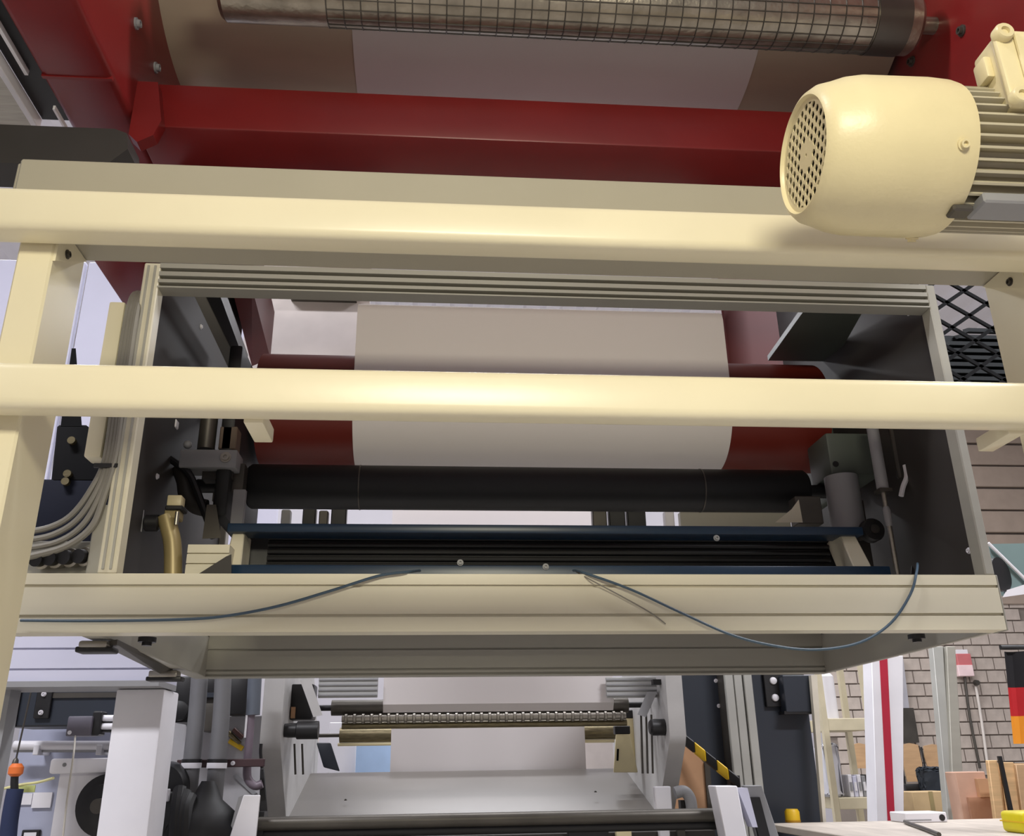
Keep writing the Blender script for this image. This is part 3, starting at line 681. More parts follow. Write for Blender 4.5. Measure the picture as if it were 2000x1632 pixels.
# ------------------------------------------------------------------ lower left: unwinder side
wp = thing('duct_panel', 'white lilac sheet duct under the left end of the enclosure', 'duct', P(200, 1335, 3.9))
b = rb(-40, 1243, 318, 1330, 3.9, .25)
G().prism(grooved(3.9, .25, b[4], b[5], [P(150, 1266, 3.9).z, P(150, 1306, 3.9).z], .01, .004), 'x', b[0], b[1]).done('sheet', lilac, wp)
G().box(b[0], b[1], 3.885, 4.15, b[4]-.022, b[4]).done('bottom_lip', greyp, wp)
G().box(b[0]+.02, b[0]+.1, 4.0, 4.1, 0, b[4]-.02).done('leg', greyp, wp)
cc = thing('control_cabinet', 'dark charcoal cabinet with two bright bolts on a black strip, lower left', 'cabinet', P(150, 1420, 4.7))
G().box(*rb(20, 1325, 250, 1418, 4.7, .3), .008, 1).done('body', navy, cc)
st_ = G().box(*rb(70, 1328, 100, 1402, 4.68, .02), .003, 1).done('strip', black, cc)
for q in ((86, 1355), (80, 1391)):
    c = P(q[0], q[1], 4.68); boltg((c.x, 4.68, c.z), (0, -1, 0), .008, .012).done('bolt', white, cc)
G().box(*rb(100, 1352, 240, 1362, 4.69, .02)).done('ledge', dsteel, cc)
G().box(*rb(22, 1335, 36, 1418, 4.685, .02)).done('ledge', black, cc)
cx0 = rb(20, 1325, 250, 1418, 4.7, .3)
G().box(cx0[1]-.14, cx0[1]-.07, 4.96, 5.0, 0, cx0[4]+.01).done('leg', navy, cc)
sbx = thing('sensor_box', 'small grey sensor box with black plug below the dark cabinet', 'sensor box', P(152, 1437, 4.4))
G().box(*rb(130, 1398, 178, 1437, 4.4, .1), .006, 2).done('housing', mat('slate_grey', (92, 88, 98), .5), sbx)
G().box(*rb(178, 1388, 196, 1436, 4.42, .08), .006, 1).done('plug', black, sbx)
for y_ in (1402, 1418):
    A, B = P(192, y_, 4.45), P(222, y_, 4.45); G().cyl(A, B, .014, n=14).done('plug_pin', white, sbx)
    A, B = P(192, y_+8, 4.46), P(222, y_+8, 4.46); G().cyl(A, B, .009, n=12).done('seal', black, sbx)
c = P(136, 1430, 4.4); boltg((c.x, 4.4, c.z), (0, -1, 0), .006, .006).done('screw', white, sbx)
cable('sensor_cable', 'thin pale cable hanging straight down from the small grey sensor box', [(147, 1437, 4.39), (144, 1470, 4.25), (137, 1520, 4.22), (130, 1570, 4.22), (120, 1660, 4.22)], .004, mat('pale_cable', (190, 184, 172), .5), None)
wbk = thing('grey_board', 'pale blue-grey board with two white notes, far lower left', 'board', P(60, 1640, 5.2))
b = rb(15, 1418, 230, 1700, 5.2, .05); G().box(*b).done('board', mat('blue_grey_board', (166, 170, 190), .6), wbk)
G().box(b[0], b[1], 5.22, 5.25, 0, b[4]).done('skirt', greyp, wbk)
G().box(*rb(36, 1549, 62, 1571, 5.19, .01)).done('note', white, wbk); G().box(*rb(63, 1547, 100, 1577, 5.185, .012)).done('note', white, wbk)
fr = rb(40, 1620, 76, 1655, 5.18, .02); G().box(*fr, .004, 1).done('latch_frame', black, wbk); G().box(fr[0]+.015, fr[1]-.015, 5.175, 5.19, fr[4], fr[5]-.012).done('latch_window', white, wbk)
pi_ = thing('white_pipe', 'white horizontal pipe with small clips crossing the blue-grey board', 'pipe', P(120, 1466, 5.05))
G().cyl(P(28, 1455, 5.08), P(240, 1455, 5.08), .022, n=16).done('pipe', white, pi_)
G().cyl(P(28, 1464, 5.10), P(240, 1464, 5.10), .012, n=12).done('thin_pipe', greyp, pi_)
for x_ in (75, 197): c = P(x_, 1462, 5.08); G().box(c.x-.014, c.x+.014, 5.05, 5.2, c.z-.03, c.z+.02, .003, 1).done('clip', white, pi_)
hs_ = thing('white_housing', 'white machine housing with overhanging top slab, lower left', 'housing', P(155, 1640, 4.45))
b = rb(100, 1508, 225, 1720, 4.45, .5); G().box(b[0], b[1], 4.45, 4.95, 0, b[5], .006, 2).done('body', white, hs_)
G().box(*rb(96, 1480, 228, 1510, 4.40, .6), .012, 2).done('top_slab', white, hs_)
c = P(126, 1493, 4.40); boltg((c.x, 4.40, c.z), (0, -1, 0), .006, .006).done('screw', greyp, hs_)
hb = thing('hub_disc', 'black round hub half hidden behind the white column', 'hub', P(210, 1625, 4.3))
c = P(207, 1572, 4.36); G().lathe([(0, .115), (.03, .128), (.09, .128), (.10, .09), (.14, .085), (.15, .05)], c+Vector((0, .09, 0)), (0, -1, 0), 40).done('disc', black, hb)
G().lathe([(0, .03), (.06, .03)], c+Vector((0, -.05, 0)), (0, -1, 0), 20).done('hub_nut', dsteel, hb)
# white column
x0c, x1c = P(206, 1500, 4.0).x, P(303, 1500, 4.0).x
wc = thing('white_column', 'thick white square column standing at lower left', 'column', ((x0c+x1c)/2, 4.1, 0))
yb = PXX(333, 1500, x1c).y
G().box(x0c, x1c, 4.0, yb, 0, P(200, 1330, 3.9).z-.023, .008, 2).done('tube', white, wc)
G().box(x0c-.04, x1c+.04, 3.96, yb+.04, 0, .015).done('foot_plate', white, wc)
# hanging hose and strap at the very left
hh = thing('hanging_hose', 'dark blue hanging hose with orange coupling at the left edge', 'hose', P(20, 1640, 4.6))
G().tube([P(30, 1540, 4.6), P(24, 1570, 4.6), P(18, 1610, 4.6), P(12, 1680, 4.6)], .036, 12).done('hose', bluecloth, hh)
G().tube([P(29, 1512, 4.6), P(28, 1530, 4.6), P(29, 1548, 4.6)], .017, 10).done('neck', black, hh)
c = P(31, 1504, 4.6); G().lathe([(-.026, .018), (-.014, .032), (.014, .032), (.030, .02)], c, (0, 0, 1), 20).done('coupling', orange, hh)
c = P(30, 1488, 4.6); G().lathe([(-.02, .016), (.01, .012), (.02, .004), (.34, .004)], c, (.05, 0, 1), 10).done('hanging_wire', dsteel, hh)
ys = thing('yellow_strap', 'thin pale yellow strap with a green-yellow tag at far left', 'strap', P(50, 1545, 4.7))
G().tube([P(5, 1540, 4.72), P(40, 1532, 4.7), P(75, 1527, 4.7), P(104, 1519, 4.5)], .006, 8).done('strap', mat('pale_yellow', (226, 220, 160), .6), ys)
G().box(*rb(34, 1533, 68, 1547, 4.70, .006)).done('tag', mat('lime_tag', (196, 204, 130), .6), ys)

# right of the column
gbd = thing('machine_board', 'light grey machine plate behind the two grey conduits', 'plate', P(410, 1640, 5.5))
b = rb(310, 1398, 520, 1720, 5.5, .06); G().box(b[0], b[1], 5.5, 5.56, 0, b[5], .004, 1).done('plate', mat('light_grey_plate', (176, 174, 176), .55), gbd)
G().hexa([P(455, 1515, 5.48), P(462, 1510, 5.48), P(462, 1510, 5.5), P(455, 1515, 5.5), P(494, 1552, 5.48), P(502, 1548, 5.48), P(502, 1548, 5.5), P(494, 1552, 5.5)]).done('seam_strip', greyp, gbd)
blk = thing('drive_motor', 'black cluttered drive motor behind the conduits under the enclosure', 'motor', P(380, 1440, 5.2))
G().box(*rb(333, 1320, 372, 1398, 5.2, .2), .01, 2).done('gearbox', black, blk)
G().box(*rb(338, 1390, 368, 1410, 5.22, .28)).done('bracket', black, blk)
c = P(352, 1388, 5.2); G().lathe([(0, .05), (.05, .05), (.06, .03)], c, (0, -1, 0), 20).done('cap', rubber, blk)
G().box(*rb(392, 1320, 425, 1360, 5.2, .2), .01, 2).done('junction', black, blk)
G().box(*rb(392, 1358, 425, 1428, 5.22, .2), .01, 2).done('casing', dsteel, blk)
G().box(*rb(440, 1320, 482, 1395, 5.25, .2), .01, 2).done('shroud', black, blk)
G().box(*rb(395, 1352, 420, 1362, 5.19, .04), .003, 1).done('flange', navy, blk)
for k, (lab, ps) in enumerate((('left of the two thick grey conduits below the enclosure', [(390, 1318), (384, 1400), (374, 1490), (364, 1600)]), ('right of the two thick grey conduits below the enclosure', [(436, 1318), (432, 1400), (424, 1490), (414, 1600)]))):
    cdt = thing('conduit', lab, 'conduit', P(ps[-1][0], ps[-1][1], 4.6), 'grey conduits')
    G().tube([P(a, b, 4.6) for a, b in ps], .040, 16, 4).done('pipe', mat('conduit_grey', (106, 106, 108), .5), cdt)
    a, b = P(ps[2][0]+1, 1482, 4.6), P(ps[2][0]-1, 1500, 4.6)
    G().cyl(a, a+(b-a)*.4, .046, n=20).done('rubber_ring', black, cdt); G().cyl(a+(b-a)*.4, b, .046, n=20).done('clamp_ring', white, cdt)
cbk = thing('clamp_bar', 'dark red-black clamp bar holding the grey conduits', 'bar', P(450, 1497, 4.66))
G().box(*rb(345, 1482, 516, 1498, 4.65, .03), .003, 1).done('bar', mat('dark_maroon', (62, 40, 42), .5), cbk)
c = P(455, 1490, 4.65); boltg((c.x, 4.65, c.z), (0, -1, 0), .007, .01).done('bolt', white, cbk)
bm_ = thing('black_motor', 'black motor with ribbed dome and corrugated hoses at lower left', 'motor', P(385, 1660, 4.45))
c = P(330, 1540, 4.5)
G().lathe([(0, .09), (.02, .11), (.12, .11), (.14, .10)], P(330, 1535, 4.62), (0, -1, -.05), 30).done('flange', black, bm_)
G().box(*rb(300, 1545, 352, 1700, 4.42, .2), .02, 3).done('body', black, bm_)
G().box(*rb(312, 1540, 330, 1565, 4.40, .02), .003, 1).done('label_plate', white, bm_)
c = P(405, 1548, 4.46); G().lathe([(-.62, .19), (-.16, .17), (-.08, .13), (-.03, .07), (.02, .045), (.05, .03)], c, (0, 0, 1), 32).done('dome', rubber, bm_)
for k in range(3):
    G().tube([P(352+10*k, 1540+8*k, 4.4), P(346+8*k, 1590, 4.34), P(342+10*k, 1680, 4.3)], .03, 10).done('hose', rubber, bm_)
dc = thing('dark_conduit', 'slate grey conduit narrowing to a bent tube beside the slitter plate', 'conduit', P(490, 1540, 4.7))
G().tube([P(498, 1318, 4.72), P(494, 1396, 4.72)], .034, 14, 1).done('sleeve', mat('slate_pipe', (88, 94, 104), .5), dc)
G().tube([P(490, 1394, 4.72), P(487, 1440, 4.72), P(483, 1490, 4.72), P(484, 1520, 4.72), P(498, 1534, 4.72), P(512, 1530, 4.72)], .020, 12).done('tube', mat('plum_pipe', (112, 100, 110), .45), dc)
G().box(*rb(478, 1396, 482, 1440, 4.70, .01)).done('edge_strip', white, dc)
vb = thing('connector_bundle', 'small bundle of yellow and brown connectors left of the bent tube', 'connector', P(462, 1460, 5.2))
for k, (mm, a, b) in enumerate(((bronze, (446, 1430), (468, 1452)), (yellow, (448, 1446), (474, 1462)), (mat('brown_plug', (92, 58, 52), .5), (456, 1424), (474, 1440)))):
    G().tube([P(a[0], a[1], 5.49), P(b[0], b[1], 5.49)], .014, 8, 1).done('plug', mm, vb)
ws = thing('white_guard', 'white slanted guard plate left of the slitter bar', 'plate', P(480, 1640, 4.35))
G().hexa([P(440, 1660, 4.35), P(498, 1660, 4.35), P(498, 1660, 4.5), P(440, 1660, 4.5), P(476, 1552, 4.35), P(509, 1552, 4.35), P(509, 1552, 4.5), P(476, 1552, 4.5)], .003, 1).done('plate', white, ws)
G().hexa([P(438, 1660, 4.38), P(462, 1660, 4.38), P(462, 1660, 4.5), P(438, 1660, 4.5), P(466, 1556, 4.38), P(476, 1552, 4.38), P(476, 1552, 4.5), P(466, 1556, 4.5)]).done('side', greyp, ws)
a = P(470, 1655, 4.42); G().box(a.x-.03, a.x+.03, 4.4, 4.5, 0, a.z).done('leg', greyp, ws)

# ------------------------------------------------------------------ lower centre: slitter unit
su = thing('slitter_unit', 'light grey slitter unit with two side plates and rollers under the enclosure', 'machine', (.25, 5.4, 0))
xl0, xl1, xr0_, xr1_ = -.885, -.782, P(1304, 1380, 4.9).x, P(1336, 1380, 4.9).x
sprof = [(4.9, 2.30), (4.9, 1.745), (4.93, 1.70), (5.34, 1.30), (5.34, 0), (6.5, 0), (6.5, 1.75), (5.9, 2.30)]
lgp = mat('pale_grey_cast', (182, 180, 178), .5)
for xa, xb in ((xl0, xl1), (xr0_, xr1_)): G().prism(sprof, 'x', xa, xb).done('side_plate', lgp, su)
G().sheet([(6.2, 1.20), (6.2, 1.585), (6.15, 1.58), (5.28, 1.345), (5.26, 1.33), (5.26, 1.15)], xl1, xr0_, .004).done('front_sheet', mat('polished_sheet', (100, 95, 90), .40, .05, var=.05, scale=2), su)
for q in ((675, 1562), (1163, 1546)):
    c = P(q[0], q[1], 5.55); boltg(c, (0, -.26, 1), .006, .006).done('screw', dsteel, su)
def roller(px0, px1, pyc, Y, r, name, m, lab=None, n=28):
    A, B = P(px0, pyc, Y), P(px1, pyc, Y); z = (A.z+B.z)/2
    G().cyl((A.x, Y, z), (B.x, Y, z), r, n=n).done(name, m, su)
    return A.x, B.x, z
a, b, z = roller(648, 1226, 1379, 5.30, .042, 'pressure_roller', dsteel)
G().cyl((xl1, 5.30, z), (xr0_, 5.30, z), .016, n=14).done('roller_shaft', black, su)
a, b, z = roller(668, 1222, 1400, 5.26, .020, 'knurled_rod', steel)
rg = None
for k in range(34):
    xx = a+(b-a)*(k+.5)/34
    if rg is None: rg = G().lathe([(-.010, .020), (-.006, .027), (.006, .027), (.010, .020)], (0, 0, 0), (1, 0, 0), 14, cap=False).done('knurl_ring', steel, su); o = rg; base = rg.location.copy()
    else: o = bpy.data.objects.new('knurl_ring', rg.data); col.objects.link(o); o.parent = su
    o.location = Vector((xx, 5.26, z))-su.location
a, b, z = roller(668, 1224, 1414, 5.30, .018, 'lower_rod', bronze)
a, b, z = roller(664, 1212, 1432, 6.32, .048, 'bronze_roller', bronze)
G().cyl((xl1, 6.32, z), (xr0_, 6.32, z), .012, n=12).done('roller_shaft', dsteel, su)
a, b, z = roller(660, 1200, 1450, 6.30, .010, 'guide_bar', creamd)
# clear acrylic guards beside the paper
for (x_, w_) in ((622, 738), (1184, 1288)):
    b = rb(x_, 1322, w_, 1362, 5.12, .012); g0 = G().box(*b, .002, 1).done('acrylic_guard', mat('acrylic', (172, 172, 170), .25, var=.05), su)
    for k in range(4): zz = b[4]+(b[5]-b[4])*(k+.5)/4; G().box(b[0], b[1], 5.112, 5.12, zz-.003, zz+.003).done('guard_wire', greyp, g0)
# inner arms and black fittings
G().hexa([P(612, 1400, 5.0), P(630, 1396, 5.0), P(630, 1396, 5.1), P(612, 1400, 5.1), P(586, 1328, 5.0), P(606, 1326, 5.0), P(606, 1326, 5.1), P(586, 1328, 5.1)]).done('swing_arm', lgp, su)
G().box(*rb(566, 1335, 612, 1405, 5.15, .15), .01, 2).done('bearing_housing', black, su)
G().box(*rb(568, 1380, 576, 1402, 5.13, .02)).done('bearing_pin', card, su)
A, B = P(552, 1426, 5.0), P(622, 1426, 5.0); G().lathe([(0, .032), (.03, .036), (.07, .036), (.075, .045), (B.x-A.x, .045)], A, (1, 0, 0), 22).done('adjuster', black, su)
G().hexa([P(632, 1498, 4.98), P(664, 1506, 4.98), P(664, 1506, 5.05), P(632, 1498, 5.05), P(618, 1450, 4.98), P(646, 1450, 4.98), P(646, 1450, 5.05), P(618, 1450, 5.05)], .006, 2).done('black_lever', mat('blue_black', (20, 26, 36), .45), su)
A, B = P(1268, 1420, 5.0), P(1302, 1420, 5.0); G().lathe([(0, .03), (.012, .043), (B.x-A.x-.01, .043), (B.x-A.x, .035)], A, (1, 0, 0), 14).done('adjuster', black, su)
G().box(*rb(1276, 1326, 1304, 1336, 5.0, .05)).done('stop_block', black, su)
G().hexa([P(1245, 1395, 5.05), P(1262, 1400, 5.05), P(1262, 1400, 5.1), P(1245, 1395, 5.1), P(1264, 1350, 5.05), P(1284, 1350, 5.05), P(1284, 1350, 5.1), P(1264, 1350, 5.1)]).done('swing_arm', greyp, su)
for x_ in (1252, 1262, 1272): G().tube([P(x_, 1395, 5.2), P(x_+3, 1510, 5.2)], .006, 6, 1).done('tie_rod', dsteel, su)
for x_ in (575, 590): G().tube([P(x_, 1452, 5.2), P(x_+2, 1512, 5.2)], .006, 6, 1).done('tie_rod', dsteel, su)
# cream handles on the right
for k, (bx_, by_, tx_, ty_, w_) in enumerate(((1222, 1508, 1216, 1433, 24), (1240, 1490, 1228, 1402, 17))):
    yy = 5.6+.2*k
    h = G().hexa([P(bx_-w_, by_, yy), P(bx_+w_, by_, yy), P(bx_+w_, by_, yy+.06), P(bx_-w_, by_, yy+.06), P(tx_-w_*.55, ty_, yy), P(tx_+w_*.55, ty_, yy), P(tx_+w_*.55, ty_, yy+.06), P(tx_-w_*.55, ty_, yy+.06)], .006, 2).done('handle', creamd, su)
    G().box(*rb(tx_-w_*.62, ty_-16, tx_+w_*.62, ty_, yy, .06), .004, 1).done('cap', black, h)
    if k == 0: G().tube([P(1207, 1462, yy-.002), P(1206, 1485, yy-.002)], .006, 8, 1).done('slot', holem, h)
    else: G().lathe([(0, .028), (.03, .014), (.05, .0)], P(1224, 1388, yy+.03), (0, 0, 1), 16).done('tip', white, h)
# things seen through below the rollers
def backdrop(name, label, cat, r, Y, m, d=.04):
    b = rb(*r, Y, d); t = thing(name, label, cat, ((b[0]+b[1])/2, Y, 0))
    G().box(*b, .004, 1).done('sheet', m, t); G().box((b[0]+b[1])/2-.03, (b[0]+b[1])/2+.03, Y+d, Y+d+.03, 0, b[5]-.02).done('stand', greyp, t)
    return t
backdrop('light_sheet', 'pale blue sheet seen through left of the lower paper', 'sheet', (694, 1440, 770, 1560), 7.4, skyblue)
backdrop('white_board', 'white board between the black lever and the pale blue sheet', 'board', (640, 1410, 694, 1560), 7.5, white)
backdrop('white_board', 'white board beside the cream handles right of the lower paper', 'board', (1140, 1440, 1200, 1560), 7.5, mat('warm_white', (222, 212, 206), .6))
pb = backdrop('peach_board', 'narrow peach board seen left of the black lever', 'board', (586, 1430, 618, 1560), 7.6, mat('peach', (236, 206, 178), .7))
G().box(*rb(598, 1455, 606, 1505, 7.58, .01)).done('red_mark', mat('soft_red', (196, 96, 80), .7), pb)
# bottom bar
bb = thing('cross_shaft', 'dark steel cross shaft along the bottom of the picture', 'shaft', P(970, 1612, 4.6))
A, B = P(505, 1606, 4.6), P(1440, 1592, 4.6); z = (A.z+B.z)/2
G().cyl((A.x, 4.6, z), (B.x, 4.6, z), .030, n=24).done('bar', dsteel, bb)
G().cyl((A.x, 4.66, z-.042), (B.x, 4.66, z-.042), .026, n=20).done('lower_bar', black, bb)
for x_ in (505, 1420):
    c = P(x_, 1600, 4.6); G().box(c.x-.02, c.x+.02, 4.62, 4.72, 0, z+.05).done('stand', black, bb)
lo = thing('lower_rollers', 'dark lower roller deck just visible under the cross shaft', 'rollers', (.3, 5.0, 0))
b = rb(520, 1618, 1400, 1720, 5.0, .3); G().box(b[0], b[1], 5.0, 5.3, 0, b[5]-.03).done('deck', char, lo)
for (x_, w_, mm) in ((560, 600, white), (672, 700, creamd), (710, 780, brass), (1110, 1190, black), (1205, 1235, creamd), (1290, 1310, white)):
    G().box(*rb(x_, 1616, w_, 1680, 4.96, .05), .004, 1).done('deck_fitting', mm, lo)
bs = thing('black_strip', 'tall black strip between the bent tube and the slitter plate', 'strip', P(515, 1600, 4.75))
G().hexa([P(506, 1606, 4.75), P(524, 1606, 4.75), P(524, 1606, 4.8), P(506, 1606, 4.8), P(508, 1500, 4.75), P(516, 1500, 4.75), P(516, 1500, 4.8), P(508, 1500, 4.8)], .004, 1).done('strip', black, bs)
G().tube([P(512, 1502, 4.77), P(509, 1470, 4.77), P(510, 1452, 4.77)], .008, 8).done('tip', black, bs)
a = P(515, 1600, 4.75); G().box(a.x-.02, a.x+.02, 4.755, 4.795, 0, a.z).done('foot', black, bs)

# ------------------------------------------------------------------ lower right: cabinets, shelf, column, chairs
def vstrip(name, m, par, xt0, xt1, xb0, xb1, yt, yb, Y, d, bev=0):
    return G().hexa([P(xb0, yb, Y), P(xb1, yb, Y), P(xb1, yb, Y)+Vector((0, d, 0)), P(xb0, yb, Y)+Vector((0, d, 0)), P(xt0, yt, Y), P(xt1, yt, Y), P(xt1, yt, Y)+Vector((0, d, 0)), P(xt0, yt, Y)+Vector((0, d, 0))], bev, 1).done(name, m, par)
nv = thing('switch_cabinet', 'tall dark navy cabinet with grey aluminium corner post, lower right', 'cabinet', (1.75, 6.2, 0))
b = rb(1325, 1310, 1450, 1700, 6.0, .4); G().box(P(1325, 1400, 6).x, P(1600, 1400, 6).x-.04, 6.06, 6.5, 0, 2.75, .006, 1).done('body', navy, nv)
for q in ((1398, 1329), (1404, 1378)):
    c = P(q[0], q[1], 6.06); boltg((c.x, 6.06, c.z), (0, -1, 0), .009, .014).done('bolt', white, nv)
xp0, xp1 = P(1422, 1400, 5.9).x, P(1478, 1400, 5.9).x
for k in range(3):
    w_ = (xp1-xp0)/3
    G().box(xp0+w_*k+.004, xp0+w_*(k+1)-.004, 5.9+.01*(k == 1), 6.05, 0, 2.8, .004, 1).done('post_rib', mat('pale_aluminium', (172, 172, 166), .45, .2, var=.06), nv)
G().box(xp0, xp1, 5.93, 6.06, 0, 2.8).done('post_core', dsteel, nv)
lt = G().box(*rb(1494, 1312, 1528, 1380, 6.03, .03), .004, 1).done('hinge_plate', black, nv)
for q in ((1510, 1329), (1514, 1362)):
    c = P(q[0], q[1], 6.03); G().lathe([(0, .024), (.012, .022), (.018, .012)], (c.x, 6.03, c.z), (0, -1, 0), 18).done('bolt', white, lt)
bx = G().box(*rb(1532, 1318, 1588, 1390, 5.95, .1), .004, 1).done('terminal_cover', navy, nv)
G().box(*rb(1532, 1388, 1588, 1394, 5.955, .1)).done('painted_cover_shadow', black, nv)  # solid black strip, paints the shadow below the terminal cover
vstrip('door_edge', mat('ivory_post', (206, 200, 184), .5), nv, 1584, 1596, 1608, 1614, 1318, 1610, 5.9, .04)
# yellow and black striped bar
hb_ = thing('hazard_bar', 'slanting yellow and black striped safety bar beside the slitter', 'bar', P(1440, 1520, 5.7))
pA, pB = P(1336, 1436, 5.7), P(1446, 1524, 5.5)
for k in range(5):
    t0, t1 = k/5, (k+1)/5; a, b = pA.lerp(pB, t0), pA.lerp(pB, t1); u = Vector((0, 0, .05)); dy = Vector((0, .05, 0))
    G().hexa([a-u, b-u, b-u+dy, a-u+dy, a+u*.3, b+u*.3, b+u*.3+dy, a+u*.3+dy], .006, 1).done('stripe', yellow if k in (1, 3) else black, hb_)
a = P(1436, 1514, 5.55); G().box(a.x-.03, a.x+.03, 5.56, 5.62, 0, a.z).done('stand', black, hb_)
tb = thing('tan_board', 'tan hardboard panel with cut corner behind the white square tube', 'board', P(1360, 1610, 5.8))
p4 = [(1290, 1640), (1390, 1640), (1376, 1490), (1336, 1448)]
f4 = [P(a, b, 5.8) for a, b in p4]; f4b = [p+Vector((0, .03, 0)) for p in f4]
G().hexa([f4[0], f4[1], f4b[1], f4b[0], f4[3], f4[2], f4b[2], f4b[3]]).done('board', card, tb)
vstrip('edge_post', dsteel, tb, 1376, 1386, 1388, 1398, 1488, 1640, 5.78, .06)
G().box(f4[0].x+.05, f4[1].x-.05, 5.83, 5.86, 0, f4[0].z).done('stand', card, tb)
wt = thing('white_tube', 'white square tube with dark open end cap at the end of the cross shaft', 'tube', P(1450, 1640, 4.5))
vstrip('tube', white, wt, 1396, 1440, 1428, 1470, 1534, 1690, 4.45, .12, .004)
vstrip('side', lilac, wt, 1440, 1460, 1470, 1480, 1538, 1615, 4.5, .08)
vstrip('end_cap', greyp, wt, 1452, 1488, 1480, 1524, 1533, 1640, 4.62, .04, .004)
vstrip('cap_opening', black, wt, 1462, 1484, 1484, 1506, 1556, 1640, 4.60, .02)
a = P(1455, 1680, 4.5); G().box(a.x-.04, a.x+.04, 4.5, 4.58, 0, a.z).done('leg', greyp, wt)
cf = thing('cable_coupling', 'small pale coupling in front of the tan board', 'coupling', P(1340, 1590, 4.95))
G().tube([P(1318, 1548, 4.95), P(1336, 1545, 4.95), P(1348, 1560, 4.95), P(1352, 1590, 4.95)], .03, 12).done('bend', greyp, cf)
G().box(*rb(1330, 1562, 1352, 1586, 4.97, .05)).done('cover', black, cf)
G().box(*rb(1280, 1535, 1312, 1585, 4.95, .05), .005, 1).done('box', white, cf)
a = P(1330, 1590, 4.95); G().box(a.x-.02, a.x+.02, 4.97, 5.0, 0, a.z).done('stem', dsteel, cf)

# bench top along the lower right
bt = thing('work_bench', 'pale scuffed bench top along the lower right picture edge', 'bench', (2.6, 5.0, 0))
zt_ = P(1750, 1602, 5.85).z
G().box(P(1500, 1610, 5.85).x, 4.6, 3.6, 5.85, zt_-.04, zt_, .004, 1).done('top', mat('bench_top', (190, 180, 168), .5, var=.18, scale=5, stretch=(4, .6, 1)), bt)
for xx, yy in ((2.3, 3.7), (4.4, 3.7), (2.3, 5.7), (4.4, 5.7)): G().box(xx, xx+.08, yy, yy+.08, 0, zt_-.04).done('leg', greyp, bt)
def onbench(px, py): return PZ(px, py, zt_)
c = onbench(1549, 1605); o = thing('yellow_cup', 'small round yellow cup standing on the bench by the navy cabinet', 'cup', c)
G().lathe([(0, .045), (.06, .045), (.075, .035), (.075, 0)], c, (0, 0, 1), 24).done('cup', yellow, o); G().lathe([(0, .047), (.012, .047)], c, (0, 0, 1), 24).done('rim', mat('amber', (190, 140, 30), .5), o)
c = onbench(1996, 1626); o = thing('yellow_case', 'bright yellow rounded case at the right end of the bench', 'case', c)
G().box(c.x-.04, c.x+.3, c.y-.1, c.y+.1, c.z, c.z+.10, .02, 3).done('case', mat('bright_yellow', (220, 206, 20), .4), o); G().box(c.x-.042, c.x+.302, c.y-.102, c.y+.102, c.z+.05, c.z+.056).done('seam', yellow, o)
c = onbench(1810, 1606); o = thing('white_carton', 'long flat white carton with a dark hole lying on the bench', 'carton', c)
b = rb(1769, 1586, 1850, 1606, c.y, .2); G().box(b[0], b[1], c.y, c.y+.2, zt_, b[5], .005, 1).done('box', white, o)
q = P(1840, 1596, c.y); G().cyl((q.x, c.y-.003, q.z), (q.x, c.y+.01, q.z), .018, n=14).done('hole', black, o)
G().box(b[0], b[1]-.1, c.y-.002, c.y+.002, zt_+.012, zt_+.018).done('fold_line', greyp, o)
tag(G().tube([onbench(*q)+Vector((0, 0, .011)) for q in ((1768, 1608), (1780, 1613), (1805, 1622), (1835, 1634))], .011, 8).done('bench_cord', dsteel), 'dark cord lying across the bench beside the white carton', 'cord')

# shelf unit
sh = thing('shelf_unit', 'cream metal shelf unit between navy cabinet and striped column', 'shelf', (3.7, 8.3, 0))
ivo = mat('ivory_metal', (190, 180, 152), .5)
xs0, xs1 = P(1612, 1450, 8.0).x, P(1712, 1450, 8.0).x
for x_ in (xs0, xs1-.05): 
    for yy in (8.0, 8.45): G().box(x_, x_+.05, yy, yy+.05, 0, 2.7).done('upright', ivo, sh)
for (a, b) in ((1402, 1426), (1557, 1580)):
    G().box(xs0+.05, xs1-.05, 8.0, 8.5, P(1660, b, 8.0).z, P(1660, a, 8.0).z, .004, 1).done('shelf_board', ivo, sh)
G().box(xs0+.05, xs1-.05, 8.0, 8.5, .6, .66).done('shelf_board', ivo, sh)
zsh = P(1660, 1557, 8.0).z; zs2 = P(1660, 1402, 8.0).z
b = rb(1611, 1318, 1640, 1402, 8.05, .2)
o = thing('white_canister', 'tall white canister on the upper shelf', 'canister', ((b[0]+b[1])/2+.02, 8.2, zs2))
G().lathe([(0, .075), (b[5]-zs2, .075), (b[5]-zs2+.03, .05)], ((b[0]+b[1])/2+.02, 8.2, zs2), (0, 0, 1), 24).done('body', white, o); G().lathe([(0, .052), (.05, .05)], ((b[0]+b[1])/2+.02, 8.2, b[5]+.02), (0, 0, 1), 20).done('lid', greyp, o)
b = rb(1614, 1452, 1646, 1557, 8.06, .25)
o = thing('plastic_sack', 'crumpled white plastic sack on the lower shelf', 'sack', ((b[0]+b[1])/2, 8.18, zsh))
g = G(); g.box(b[0]+.01, b[1], 8.08, 8.3, zsh, b[5], .03, 3)
bmesh.ops.subdivide_edges(g.bm, edges=g.bm.edges[:], cuts=2)
for v in g.bm.verts: v.co += Vector((random.uniform(-.012, .012), random.uniform(-.012, .012), random.uniform(-.008, .012) if v.co.z > zsh+.02 else 0))
g.done('bag', mat('sack_white', (206, 206, 212), .5), o); G().ball(((b[0]+b[1])/2-.02, 8.14, b[5]), .04, 12, (1, .8, .7)).done('twisted_neck', greyp, o)
b = rb(1660, 1512, 1704, 1557, 8.06, .25); n_b = 5; w_ = (b[1]-b[0])/n_b
